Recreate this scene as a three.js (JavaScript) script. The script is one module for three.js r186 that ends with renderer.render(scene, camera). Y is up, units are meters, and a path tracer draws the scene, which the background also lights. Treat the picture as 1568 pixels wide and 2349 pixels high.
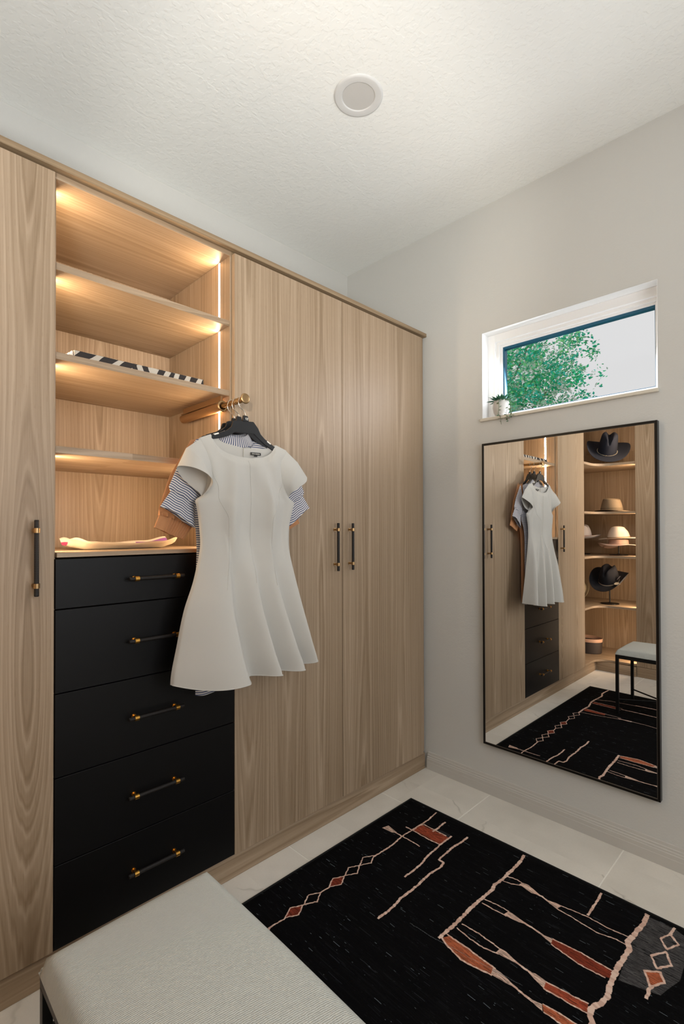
import * as THREE from 'three';
import { RoundedBoxGeometry } from 'three/addons/geometries/RoundedBoxGeometry.js';
import { mergeGeometries } from 'three/addons/utils/BufferGeometryUtils.js';
import { TextGeometry } from 'three/addons/geometries/TextGeometry.js';
import { FontLoader } from 'three/addons/loaders/FontLoader.js';
import { RectAreaLightUniformsLib } from 'three/addons/lights/RectAreaLightUniformsLib.js';
RectAreaLightUniformsLib.init();

// ------------------------------------------------------------------ camera, sky, light, exposure
// x = into the room from the left wardrobe front, y = up, z = away from the window wall
const W = 1568, H = 2349;
const scene = new THREE.Scene();
const camera = new THREE.PerspectiveCamera(2 * Math.atan(H / 2 / 1135.2) * 180 / Math.PI, W / H, 0.05, 200);
camera.position.set(1.502, 1.223, 2.110);
camera.rotation.order = 'YXZ';
camera.rotation.set(0.00997, 0.79170, -0.0025);
camera.setViewOffset(W, H, 2.66, -28.94, W, H);
scene.add(camera);
const EXPOSURE = 1.0;
scene.background = new THREE.Color().setRGB(0.73, 0.73, 0.735);      // even overcast sky
scene.environmentIntensity = 1;
const renderer = new THREE.WebGLRenderer({ antialias: true });
renderer.toneMapping = THREE.LinearToneMapping;
renderer.toneMappingExposure = EXPOSURE;
renderer.shadowMap.enabled = true;
function areaLight(color, intensity, w, h, pos, look) {
  const l = new THREE.RectAreaLight(color, intensity, w, h);
  l.position.set(...pos); l.lookAt(...look); scene.add(l); return l;
}
// daylight through the high window, just inside its pane
areaLight(0xf6f8ff, 10.5, 0.60, 0.30, [0.69, 1.925, -0.089], [0.55, 1.15, 2]);
// unseen window in the right-hand wall, placed to light the room from that side
areaLight(0xf6faff, 4.3, 1.30, 1.30, [2.565, 1.52, 1.42], [0, 1.52, 1.42]);
// unseen uplighter behind the camera, placed to light the ceiling (built below)
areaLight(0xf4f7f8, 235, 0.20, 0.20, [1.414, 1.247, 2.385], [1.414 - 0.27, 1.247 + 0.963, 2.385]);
// unseen studio lamp, placed to light the upper corner of the room (built below)
const studio = new THREE.SpotLight(0xfffaf0, 5.6, 0, 24.5 * Math.PI / 180, 0.36, 2);
studio.position.set(1.575, 1.528, 2.314); studio.target.position.set(-0.24, 2.46, 0.54); studio.castShadow = true; studio.shadow.radius = 2; scene.add(studio, studio.target);
const LED_COLOR = 0xffdcb0, LED_POWER = 150, LED_CORNER = 140;

// ------------------------------------------------------------------ helpers
let seed = 7;
const rnd = () => { seed = (seed * 1664525 + 1013904223) >>> 0; return seed / 4294967296; };
const hash = (i, j) => { let n = (i * 374761393 + j * 668265263) | 0; n = Math.imul(n ^ (n >>> 13), 1274126177); return ((n ^ (n >>> 16)) >>> 0) / 4294967296; };
function noise(x, y) {
  const i = Math.floor(x), j = Math.floor(y); let u = x - i, v = y - j; u = u * u * (3 - 2 * u); v = v * v * (3 - 2 * v);
  const a = hash(i, j), b = hash(i + 1, j), c = hash(i, j + 1), d = hash(i + 1, j + 1);
  return a + (b - a) * u + (c - a) * v + (a - b - c + d) * u * v;
}
const lerp = (a, b, t) => a + (b - a) * t, clamp = (x, a = 0, b = 1) => Math.min(b, Math.max(a, x));
const smooth = (a, b, x) => { const t = clamp((x - a) / (b - a)); return t * t * (3 - 2 * t); };
function interpS(pts, x) {                      // smooth curve through the same kind of list
  const n = pts.length; if (x <= pts[0][0]) return pts[0][1]; if (x >= pts[n - 1][0]) return pts[n - 1][1];
  let i = 1; while (x > pts[i][0]) i++;
  const m = (k) => k <= 0 || k >= n - 1 ? 0 : (pts[k + 1][1] - pts[k - 1][1]) / (pts[k + 1][0] - pts[k - 1][0]);
  const h = pts[i][0] - pts[i - 1][0], t = (x - pts[i - 1][0]) / h, t2 = t * t, t3 = t2 * t;
  return (2 * t3 - 3 * t2 + 1) * pts[i - 1][1] + (t3 - 2 * t2 + t) * h * m(i - 1) + (-2 * t3 + 3 * t2) * pts[i][1] + (t3 - t2) * h * m(i);
}
function interp(pts, x) {                       // piecewise linear in increasing x: [[x, y], ...]
  if (x <= pts[0][0]) return pts[0][1];
  for (let i = 1; i < pts.length; i++) if (x <= pts[i][0]) { const t = (x - pts[i - 1][0]) / (pts[i][0] - pts[i - 1][0]); const s = t; return lerp(pts[i - 1][1], pts[i][1], s); }
  return pts[pts.length - 1][1];
}
const used = {};
function numbered(n) { const k = used[n] = (used[n] ?? -1) + 1; return k ? n + '_' + String(k).padStart(3, '0') : n; }
function tag(o, label, category, group) { o.userData.label = label; o.userData.category = category; if (group) o.userData.group = group; return o; }
function thing(name, label, category, pos = [0, 0, 0], group) {
  const o = new THREE.Group(); o.name = numbered(name); o.position.set(...pos); scene.add(o); return tag(o, label, category, group);
}
function struct(name, pos = [0, 0, 0]) { const o = new THREE.Group(); o.name = name; o.userData.kind = 'structure'; o.position.set(...pos); scene.add(o); return o; }
function part(parent, name, geo, mat, pos, rot) {
  const m = new THREE.Mesh(geo, mat); m.name = name; m.castShadow = m.receiveShadow = true;
  if (pos) m.position.set(...pos); if (rot) m.rotation.set(...rot); parent.add(m); return m;
}
const G = (gs) => mergeGeometries(gs.map((g) => { const q = g.index ? g.toNonIndexed() : g; for (const k of Object.keys(q.attributes)) if (!['position', 'normal', 'uv'].includes(k)) q.deleteAttribute(k); return q; }));
// box with small rounded edges and uv in metres; grain names the axis that runs along v
function board(x0, x1, y0, y1, z0, z1, grain = 'y', off = [0, 0], r = 0.0012) {
  const w = x1 - x0, h = y1 - y0, d = z1 - z0;
  const g = new RoundedBoxGeometry(w, h, d, 2, Math.min(r, w / 3, h / 3, d / 3)); g.translate((x0 + x1) / 2, (y0 + y1) / 2, (z0 + z1) / 2);
  metricUV(g, grain, off); return g;
}
function metricUV(g, grain = 'y', off = [0, 0]) {
  const p = g.attributes.position, n = g.attributes.normal, uv = new Float32Array(p.count * 2), gi = 'xyz'.indexOf(grain);
  for (let i = 0; i < p.count; i++) {
    const N = [Math.abs(n.getX(i)), Math.abs(n.getY(i)), Math.abs(n.getZ(i))], P = [p.getX(i), p.getY(i), p.getZ(i)];
    const ax = N.indexOf(Math.max(...N)), rest = [0, 1, 2].filter((k) => k !== ax);
    let u, v; if (rest.includes(gi)) { v = P[gi]; u = P[rest.find((k) => k !== gi)]; } else { u = P[rest[0]]; v = P[rest[1]] * 6; }
    uv[2 * i] = u + off[0]; uv[2 * i + 1] = v + off[1];
  }
  g.setAttribute('uv', new THREE.BufferAttribute(uv, 2));
}
function grid(nu, nv, fn, uvf) {
  const pos = [], uv = [], idx = [];
  for (let j = 0; j <= nv; j++) for (let i = 0; i <= nu; i++) { const p = fn(i / nu, j / nv); pos.push(...p); uv.push(...(uvf ? uvf(i / nu, j / nv, p) : [i / nu, j / nv])); }
  for (let j = 0; j < nv; j++) for (let i = 0; i < nu; i++) { const a = j * (nu + 1) + i, b = a + 1, c = a + nu + 1, d = c + 1; idx.push(a, b, d, a, d, c); }
  const g = new THREE.BufferGeometry(); g.setAttribute('position', new THREE.Float32BufferAttribute(pos, 3)); g.setAttribute('uv', new THREE.Float32BufferAttribute(uv, 2)); g.setIndex(idx); g.computeVertexNormals(); return g;
}
function tube(pts, r, seg = 40, rad = 8, closed = false) { return new THREE.TubeGeometry(new THREE.CatmullRomCurve3(pts.map((p) => new THREE.Vector3(...p)), closed), seg, r, rad, closed); }
const lathe = (pts, seg = 48) => new THREE.LatheGeometry(pts.map((p) => new THREE.Vector2(...p)), seg);

// ------------------------------------------------------------------ textures
function dataTex(w, h, fn, srgb = true) {
  const d = new Uint8Array(w * h * 4);
  for (let j = 0; j < h; j++) for (let i = 0; i < w; i++) { const c = fn((i + 0.5) / w, (j + 0.5) / h), k = 4 * (j * w + i); d[k] = clamp(c[0], 0, 255); d[k + 1] = clamp(c[1], 0, 255); d[k + 2] = clamp(c[2], 0, 255); d[k + 3] = 255; }
  const t = new THREE.DataTexture(d, w, h, THREE.RGBAFormat); t.magFilter = THREE.LinearFilter; t.minFilter = THREE.LinearMipmapLinearFilter; t.generateMipmaps = true;
  t.wrapS = t.wrapT = THREE.RepeatWrapping; if (srgb) t.colorSpace = THREE.SRGBColorSpace; t.needsUpdate = true; return t;
}
function canvasTex(w, h, draw, srgb = true) {
  const c = document.createElement('canvas'); c.width = w; c.height = h; draw(c.getContext('2d'), w, h);
  const t = new THREE.CanvasTexture(c); if (srgb) t.colorSpace = THREE.SRGBColorSpace; t.wrapS = t.wrapT = THREE.RepeatWrapping; t.anisotropy = 8; return t;
}
const every = (t, u, v) => { t.repeat.set(1 / u, 1 / v); return t; };
// sawn oak: rings of a log cut by a board; each pith gives one cathedral, straight grain between
const WOOD_W = 0.60, WOOD_H = 2.24;
function wood(sd, piths, w = 768, h = 1792) {
  return every(dataTex(w, h, (u, v) => {
    const X = u * WOOD_W, Y = v * WOOD_H;
    const x = X + 0.006 * (noise(X * 5 + sd, Y * 1.6) - 0.5) + 0.0016 * (noise(X * 40, Y * 9 + sd) - 0.5);
    let p = piths[0], best = 9; for (const q of piths) { const e = Math.abs(x - q.x) / q.k; if (e < best) { best = e; p = q; } }
    const dx = x - p.x, dz = p.d + p.a * (noise(Y * p.f + sd * 3.1 + p.x * 50, p.x * 7) - 0.5) * 2;
    const R = Math.sqrt(dx * dx + dz * dz * 0.6);
    const ring = R / 0.0100 + 1.3 * noise(x * 9 + 3, Y * 0.7 + sd) + 2.2 * noise(R * 55 + sd, 0.5) + 0.35 * noise(x * 130, Y * 4), f = ring - Math.floor(ring);
    const line = Math.exp(-((f - 0.8) ** 2) / 0.018) * 0.75 + Math.exp(-((f - 0.45) ** 2) / 0.03) * 0.2;
    const lite = Math.exp(-((f - 0.12) ** 2) / 0.012);
    const near = Math.exp(-best * 8), fade = (0.24 + 0.85 * near) * (0.55 + 0.9 * noise(R * 38 + 7, Y * 0.8));
    const fibre = noise(X * 900, Y * 14 + sd) - 0.5, streak = noise(X * 120 + sd, Y * 0.9) - 0.5, band = noise(X * 14 + sd * 2, Y * 0.35) - 0.5, pore = noise(X * 700 + 9, Y * 40) > 0.86 ? 1 : 0;
    const t = line * 22 * fade - lite * 11 * fade - streak * 12 - band * 17 - fibre * 9 + pore * 5;
    return [158 - t, 136 - t * 1.02, 111 - t * 1.05];
  }), WOOD_W, WOOD_H);
}
const P = (x, d, a, f, k) => ({ x, d, a, f, k });
const woodA = wood(1.7, [P(0.16, 0.06, 0.03, 0.8, 1.0), P(0.515, 0.05, 0.055, 1.0, 0.6), P(0.34, 0.10, 0.03, 0.6, 1.2)]);
const woodB = wood(5.3, [P(-0.04, 0.09, 0.02, 0.6, 1), P(0.24, 0.06, 0.03, 0.7, 0.8), P(0.5, 0.10, 0.03, 0.6, 1.2)]);
const woodC = wood(9.1, [P(0.135, 0.045, 0.062, 1.25, 0.9), P(0.44, 0.07, 0.04, 0.8, 1), P(0.7, 0.09, 0.02, 0.5, 1)]);
const woodMat = (map) => new THREE.MeshStandardMaterial({ map, roughness: 0.5 });
const oakA = woodMat(woodA), oakB = woodMat(woodB), oakC = woodMat(woodC);
const woodEdge = new THREE.MeshStandardMaterial({ map: woodB, color: 0xe2ded2, roughness: 0.6 });

const plasterBump = every(dataTex(512, 512, (u, v) => {
  const q = (f, o) => { const a = u * f, b = v * f; return noise(a % f + o, b % f); };
  const n = q(64, 0) * 0.45 + q(28, 31) * 0.45 + q(128, 77) * 0.15; const k = smooth(0.42, 0.62, n) * 255; return [k, k, k];
}, false), 0.55, 0.55);
const wallBump = every(dataTex(256, 256, (u, v) => { const n = (noise(u * 90, v * 90) * 0.6 + noise(u * 30, v * 30) * 0.4) * 255; return [n, n, n]; }, false), 0.4, 0.4);
const wallPaint = new THREE.MeshStandardMaterial({ color: new THREE.Color().setRGB(0.605, 0.60, 0.57), roughness: 0.85, bumpMap: wallBump, bumpScale: 0.0004 });
const ceilPaint = new THREE.MeshStandardMaterial({ color: new THREE.Color().setRGB(0.85, 0.86, 0.83), roughness: 0.9, bumpMap: plasterBump, bumpScale: 0.0005 });
const whitePaint = new THREE.MeshStandardMaterial({ color: new THREE.Color().setRGB(0.88, 0.88, 0.87), roughness: 0.4 });
const trimPaint = new THREE.MeshStandardMaterial({ color: new THREE.Color().setRGB(0.55, 0.53, 0.49), roughness: 0.45 });
const stoneTex = every(dataTex(1024, 1024, (u, v) => {
  const w = 3 * noise(u * 4 + 9, v * 4) + 1.5 * noise(u * 9, v * 9 + 4), a = u * 5 + v * 3 + w, b = u * 3 - v * 6 + 1.4 * w + 7;
  const vein = (q, s) => { const f = Math.abs(((q % 1) + 1) % 1 - 0.5); return Math.exp(-f * f * s); };
  const broken = smooth(0.5, 0.75, noise(u * 9, v * 9 + 20));
  const jag = 0.22 * noise(u * 30, v * 30) + 0.1 * noise(u * 70, v * 70);
  const k = vein((u * 2.2 + v * 1.1) + 0.5 * noise(u * 3, v * 3) + jag * 0.2, 9000) * broken * 20 + vein((u * 1.2 - v * 2.4) + 0.6 * noise(u * 3 + 8, v * 3) + jag * 0.25, 12000) * smooth(0.5, 0.8, noise(u * 6 + 5, v * 6)) * 30 + (noise(u * 6, v * 6) - 0.5) * 13 + (noise(u * 26, v * 26) - 0.5) * 6 + (noise(u * 300, v * 300) - 0.5) * 3;
  return [222 - k, 217 - k, 207 - k * 1.03];
}), 1.15, 1.15);
const stone = new THREE.MeshStandardMaterial({ map: stoneTex, roughness: 0.42 });
const grout = new THREE.MeshStandardMaterial({ color: 0xf0ede4, roughness: 0.9 });
const blackLacquer = new THREE.MeshPhysicalMaterial({ color: new THREE.Color().setRGB(0.0045, 0.0042, 0.0042), roughness: 0.42, specularIntensity: 0.4 });
const blackMetal = new THREE.MeshStandardMaterial({ color: 0x0e0c0b, roughness: 0.45, metalness: 0.3 });
const knurl = every(dataTex(64, 64, (u, v) => { const k = (Math.sin((u + v) * Math.PI * 16) + Math.sin((u - v) * Math.PI * 16)) * 60 + 128; return [k, k, k]; }, false), 0.25, 0.5);
const handleBlack = new THREE.MeshStandardMaterial({ color: 0x17110d, roughness: 0.5, metalness: 0.2, bumpMap: knurl, bumpScale: 0.0003 });
const brass = new THREE.MeshStandardMaterial({ color: 0xd6a04c, roughness: 0.3, metalness: 1 });
const bronze = new THREE.MeshStandardMaterial({ color: 0xa98a62, roughness: 0.35, metalness: 1 });
const ledMat = new THREE.MeshStandardMaterial({ color: 0xffffff, emissive: 0xfff6ea, emissiveIntensity: 1.6, roughness: 0.6 });

// ------------------------------------------------------------------ the room
const Xw = -0.574, XR = 2.60, ZB = 3.075, YC = 2.743;
{
  // floor: grout bed and single tiles
  const f = struct('floor'); part(f, 'grout', board(Xw, XR, -0.06, -0.0010, 0, ZB, 'x'), grout);
  const variants = [0, 1, 2, 3].map((k) => board(-0.2748, 0.2748, -0.010, 0, -0.2728, 0.2728, k % 2 ? 'x' : 'z', [k * 0.37, k * 0.61], 0.0008));
  for (let i = -1; i < 6; i++) for (let j = -1; j < 6; j++) {
    const x0 = Math.max(Xw, 0.353 + 0.554 * (i - 1) + 0.0022), x1 = Math.min(XR, 0.353 + 0.554 * i - 0.0022), z0 = Math.max(0.0, 0.352 + 0.55 * (j - 1) + 0.0022), z1 = Math.min(ZB, 0.352 + 0.55 * j - 0.0022);
    if (x1 - x0 < 0.02 || z1 - z0 < 0.02 || (x1 < -0.1 && z1 < 2.3)) continue;
    const whole = x1 - x0 > 0.54 && z1 - z0 > 0.54, k = (i * 7 + j * 3 + 40) % 4;
    part(f, 'tile', whole ? variants[k] : board(x0 - (x0 + x1) / 2, (x1 - x0) / 2, -0.010, 0, -(z1 - z0) / 2, (z1 - z0) / 2, k % 2 ? 'x' : 'z', [k * 0.37, k * 0.61], 0.0008), stone, [(x0 + x1) / 2, 0, (z0 + z1) / 2]);
  }
  const c = struct('ceiling'); part(c, 'slab', board(Xw - 0.15, XR + 0.15, YC, YC + 0.12, -0.15, ZB + 0.15, 'x'), ceilPaint);
  const wl = struct('wall_left'); part(wl, 'plaster', board(Xw - 0.15, Xw, -0.06, YC, -0.15, ZB + 0.15, 'y'), wallPaint);
  const wb = struct('wall_back'); part(wb, 'plaster', board(Xw, XR, -0.06, YC, ZB, ZB + 0.15, 'y'), wallPaint);
  // walls with an opening: an extruded outline with a hole
  const holed = (w, h, hx0, hx1, hy0, hy1, d) => {
    const s = new THREE.Shape([new THREE.Vector2(0, -0.06), new THREE.Vector2(w, -0.06), new THREE.Vector2(w, h), new THREE.Vector2(0, h)]);
    s.holes.push(new THREE.Path([new THREE.Vector2(hx0, hy0), new THREE.Vector2(hx0, hy1), new THREE.Vector2(hx1, hy1), new THREE.Vector2(hx1, hy0)]));
    return new THREE.ExtrudeGeometry(s, { depth: d, bevelEnabled: false });
  };
  const wf = struct('wall_front'); const g = holed(XR - Xw, YC, 0.314 - Xw, 1.031 - Xw, 1.727, 2.147, 0.15); g.translate(Xw, 0, -0.15); part(wf, 'plaster', g, wallPaint);
  const wr = struct('wall_right'); const g2 = holed(ZB + 0.15, YC, 0.90, 2.24, 0.86, 2.20, 0.15); g2.translate(-0.15, 0, 0); g2.rotateY(-Math.PI / 2); g2.translate(XR + 0.15, 0, 0); part(wr, 'plaster', g2, wallPaint);
  // baseboards: a moulded profile swept along the wall
  const prof = new THREE.Shape(); const pp = [[0, 0], [0.0145, 0], [0.0145, 0.036], [0.0135, 0.038], [0.0135, 0.052], [0.0115, 0.055], [0.0115, 0.060], [0.0085, 0.064], [0.0085, 0.070], [0.006, 0.073], [0.004, 0.083], [0, 0.085]];
  pp.forEach((q, i) => i ? prof.lineTo(...q) : prof.moveTo(...q)); prof.closePath();
  const b1 = struct('baseboard_front'); const bg = new THREE.ExtrudeGeometry(prof, { depth: XR - 0.0, bevelEnabled: false }); bg.rotateY(-Math.PI / 2); bg.scale(1, 1, 1); bg.translate(XR, 0, 0); part(b1, 'moulding', bg, trimPaint);
  const b2 = struct('baseboard_right'); const bg2 = new THREE.ExtrudeGeometry(prof, { depth: 2.5, bevelEnabled: false }); bg2.scale(-1, 1, 1); bg2.translate(XR, 0, 0.015);
  { const ix = []; const n = bg2.attributes.position.count; for (let i = 0; i < n; i += 3) ix.push(i, i + 2, i + 1); bg2.setIndex(ix); } part(b2, 'moulding', bg2, trimPaint);
}
// ------------------------------------------------------------------ windows
const paneGlass = new THREE.MeshPhysicalMaterial({ color: 0xffffff, transmission: 1, thickness: 0, roughness: 0, ior: 1.5, specularIntensity: 0.6 });
const gasket = new THREE.MeshStandardMaterial({ color: 0x07536f, roughness: 0.35 });
function frameRing(x0, x1, y0, y1, w, z0, z1, ww = [w, w, w, w]) {   // four mitred bars; ww = left, right, bottom, top
  return G([board(x0, x0 + ww[0], y0, y1, z0, z1), board(x1 - ww[1], x1, y0, y1, z0, z1), board(x0 + ww[0], x1 - ww[1], y0, y0 + ww[2], z0, z1), board(x0 + ww[0], x1 - ww[1], y1 - ww[3], y1, z0, z1)]);
}
{
  const w = struct('window_1');
  part(w, 'window_reveal', frameRing(0.3145, 1.0305, 1.743, 2.1465, 0.002, -0.149, -0.0002), whitePaint);
  part(w, 'window_frame', frameRing(0.3165, 1.0285, 1.745, 2.1445, 0.03, -0.15, -0.055, [0.036, 0.012, 0.012, 0.036]), whitePaint);
  part(w, 'sash', frameRing(0.350, 1.019, 1.754, 2.111, 0.02, -0.12, -0.068, [0.016, 0.008, 0.008, 0.016]), whitePaint);
  part(w, 'glazing_bead', frameRing(0.366, 1.011, 1.762, 2.095, 0.01, -0.115, -0.078, [0.012, 0.006, 0.006, 0.010]), whitePaint);
  part(w, 'gasket', frameRing(0.378, 1.005, 1.768, 2.085, 0.01, -0.112, -0.084, [0.007, 0.003, 0.004, 0.010]), gasket);
  part(w, 'pane', new THREE.PlaneGeometry(0.63, 0.32), paneGlass, [0.692, 1.927, -0.095]);
  const sill = board(0.307, 1.034, 1.727, 1.742, -0.055, 0.012, 'x', [0, 0], 0.004); part(w, 'window_sill', sill, new THREE.MeshStandardMaterial({ map: stoneTex, roughness: 0.3, color: 0xf2f0ea }));
  const w2 = struct('unseen_window_2');  // out of view, placed to light the wardrobes and floor from the right
  const fr = frameRing(0.90, 2.24, 0.86, 2.20, 0.06, 0.0, 0.07); fr.rotateY(-Math.PI / 2); fr.translate(XR + 0.12, 0, 0); part(w2, 'window_frame', fr, whitePaint);
  part(w2, 'pane', new THREE.PlaneGeometry(1.24, 1.24), paneGlass, [XR + 0.085, 1.53, 1.57], [0, -Math.PI / 2, 0]);
}
// ------------------------------------------------------------------ ceiling downlight
{
  const d = thing('downlight', 'round white recessed ceiling downlight, switched off', 'light', [0.324, YC, 0.855]);
  part(d, 'trim_ring', lathe([[0.056, 0.0], [0.0565, -0.0035], [0.060, -0.0055], [0.078, -0.006], [0.084, -0.004], [0.086, 0]], 72), new THREE.MeshStandardMaterial({ color: new THREE.Color().setRGB(0.66, 0.66, 0.645), roughness: 0.5, side: 2 }));
  part(d, 'diffuser', lathe([[0, -0.0022], [0.0562, -0.0022]], 64), new THREE.MeshStandardMaterial({ color: new THREE.Color().setRGB(0.55, 0.54, 0.515), roughness: 0.7, side: 2 }));
}
// ------------------------------------------------------------------ built-in wardrobes along the left wall
const Z0 = 0.006, ZR = 1.1516, ZL = 1.7186, ZE = 2.256, K = 0.0835, TD = 2.203, DEEP = -0.535;
function handleBar(parent, len, cc, vertical, pos, metal) {
  // pos = the middle of the bar; the bar stands 24 mm off the face at x = 0
  const bar = new THREE.CylinderGeometry(0.0058, 0.0058, len, 20, 1); const caps = [-1, 1].map((s) => { const c = new THREE.CylinderGeometry(s < 0 ? 0.0058 : 0.0050, s < 0 ? 0.0050 : 0.0058, 0.002, 20); c.translate(0, s * (len / 2 + 0.001) * 1, 0); return c; });
  const bg = G([bar, ...caps]); if (!vertical) bg.rotateX(Math.PI / 2); bg.translate(pos[0], pos[1], pos[2]); part(parent, 'handle_bar', bg, handleBlack);
  for (const s of [-1, 1]) {
    const ring = new THREE.CylinderGeometry(0.0078, 0.0078, 0.0125, 24), stem = new THREE.CylinderGeometry(0.0042, 0.0050, 0.020, 16), foot = new THREE.CylinderGeometry(0.0062, 0.0068, 0.003, 20);
    stem.rotateZ(Math.PI / 2); stem.translate(-0.0115, 0, 0); foot.rotateZ(Math.PI / 2); foot.translate(-pos[0] + 0.0015, 0, 0);
    const q = G([ring, stem, foot]); if (!vertical) q.rotateX(Math.PI / 2); q.translate(pos[0], pos[1] + (vertical ? s * cc / 2 : 0), pos[2] + (vertical ? 0 : s * cc / 2)); part(parent, 'handle_post', q, metal);
  }
}
const HX = 0.024;
{
  const t = thing('double_wardrobe', 'tall oak wardrobe with two doors, beside the window wall', 'wardrobe');
  part(t, 'side_panel', board(DEEP, -0.021, K - 0.002, 2.2155, Z0, Z0 + 0.03), oakB);
  part(t, 'side_panel', board(DEEP, -0.021, K - 0.002, 2.2155, 1.1405, 1.1514), woodEdge);
  part(t, 'back_panel', board(DEEP, DEEP + 0.012, K, 2.2155, Z0 + 0.03, 1.1405), oakB);
  part(t, 'top_panel', board(DEEP + 0.012, -0.025, 2.198, 2.2155, Z0 + 0.03, 1.1405, 'z'), oakB);
  const d1 = part(t, 'door', board(-0.019, 0, K + 0.003, TD, 0.6187, ZR, 'y', [-0.58, 0]), oakA); handleBar(d1, 0.196, 0.145, true, [HX, 1.150, 0.6650], bronze);
  const d2 = part(t, 'door', board(-0.019, 0, K + 0.003, TD, 0.0400, 0.6157, 'y', [0.02, 0]), oakB); handleBar(d2, 0.196, 0.145, true, [HX, 1.150, 0.5770], bronze);
}
{
  const t = thing('single_wardrobe', 'tall oak wardrobe with one door, left of the open lit shelves', 'wardrobe');
  part(t, 'side_panel', board(DEEP, -0.021, K - 0.002, 2.2155, 1.7190, 1.7296), woodEdge);
  part(t, 'side_panel', board(DEEP, -0.003, K - 0.002, 2.2155, 2.238, 2.2562), oakB);
  part(t, 'back_panel', board(DEEP, DEEP + 0.012, K, 2.2155, 1.7296, 2.238), oakB);
  part(t, 'top_panel', board(DEEP + 0.012, -0.025, 2.198, 2.2155, 1.7296, 2.238, 'z'), oakB);
  const d = part(t, 'door', board(-0.019, 0, K + 0.003, TD, ZL + 0.0007, ZE - 0.002, 'y', [-1.645, 0]), oakC); handleBar(d, 0.196, 0.145, true, [HX, 1.150, 1.7665], bronze);
}
{
  const t = thing('shelf_tower', 'open oak shelf tower lit by light strips, black drawers below', 'shelving');
  const zi0 = 1.159, zi1 = 1.7118;
  part(t, 'side_panel', board(DEEP, -0.020, K - 0.002, 2.198, 1.1518, zi0), oakA);
  part(t, 'side_panel', board(DEEP, -0.020, K - 0.002, 2.198, zi1, 1.7188), oakA);
  part(t, 'back_panel', board(-0.500, -0.488, K, 2.198, zi0, zi1, 'y', [-1.0, 0.4]), oakC);
  part(t, 'top_panel', board(DEEP, -0.020, 2.198, 2.2155, 1.1518, 1.7188, 'z', [0.1, 0.3]), oakB);
  [[1.947, 1.967, oakC, -0.022], [1.698, 1.718, oakB, -0.022], [1.437, 1.457, oakA, -0.022], [1.148, 1.161, oakA, -0.004]].forEach(([a, b, m, xf], i) => part(t, 'shelf', board(-0.488, xf, a, b, zi0, zi1, 'z', [i * 0.13, i * 0.37]), m));
  const ys = [1.145, 1.0060, 0.7770, 0.5490, 0.3135, K + 0.003], hy = [1.078, 0.893, 0.664, 0.432, 0.205];
  for (let i = 0; i < 5; i++) {
    const d = part(t, 'drawer', board(-0.019, 0, ys[i + 1] + 0.0015, ys[i] - 0.0015, ZR + 0.0018, ZL - 0.0025, 'z'), blackLacquer);
    handleBar(d, 0.170, 0.128, false, [HX, hy[i], 1.4405], brass);
  }
  // light strips let into both sides, one length per bay
  const bays = [[1.967, 2.198], [1.718, 1.947], [1.457, 1.698], [1.161, 1.437]];
  for (const s of [0, 1]) for (const [a, b] of bays) {
    const z = s ? zi1 : zi0; part(t, 'light_strip', board(-0.0955, -0.0835, a + 0.001, b - 0.001, z - 0.001, z + 0.001), ledMat);
    areaLight(LED_COLOR, LED_POWER, 0.012, b - a - 0.006, [-0.0895, (a + b) / 2, z + (s ? -0.003 : 0.003)], [-0.0895 - 0.25, (a + b) / 2, z + (s ? -1 : 1)]);
  }
}
{
  const c = thing('crown_board', 'thin oak board capping the tops of the left wardrobes', 'board'); part(c, 'panel', board(DEEP, 0.0, 2.2165, 2.2345, 0.001, 2.54, 'z', [0.2, 0]), woodEdge);
  const p = thing('plinth_board', 'low oak toe board under the left wardrobes, turning the corner below the hat shelves', 'board'); part(p, 'panel', board(-0.030, -0.010, 0.0003, K - 0.0025, 0.0155, 2.553, 'z', [0.3, 0.2]), oakA);
  part(p, 'panel', board(-0.0098, 0.2975, 0.0003, K - 0.0025, 2.5400, 2.553, 'x', [0.1, 0]), oakA);
}
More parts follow.
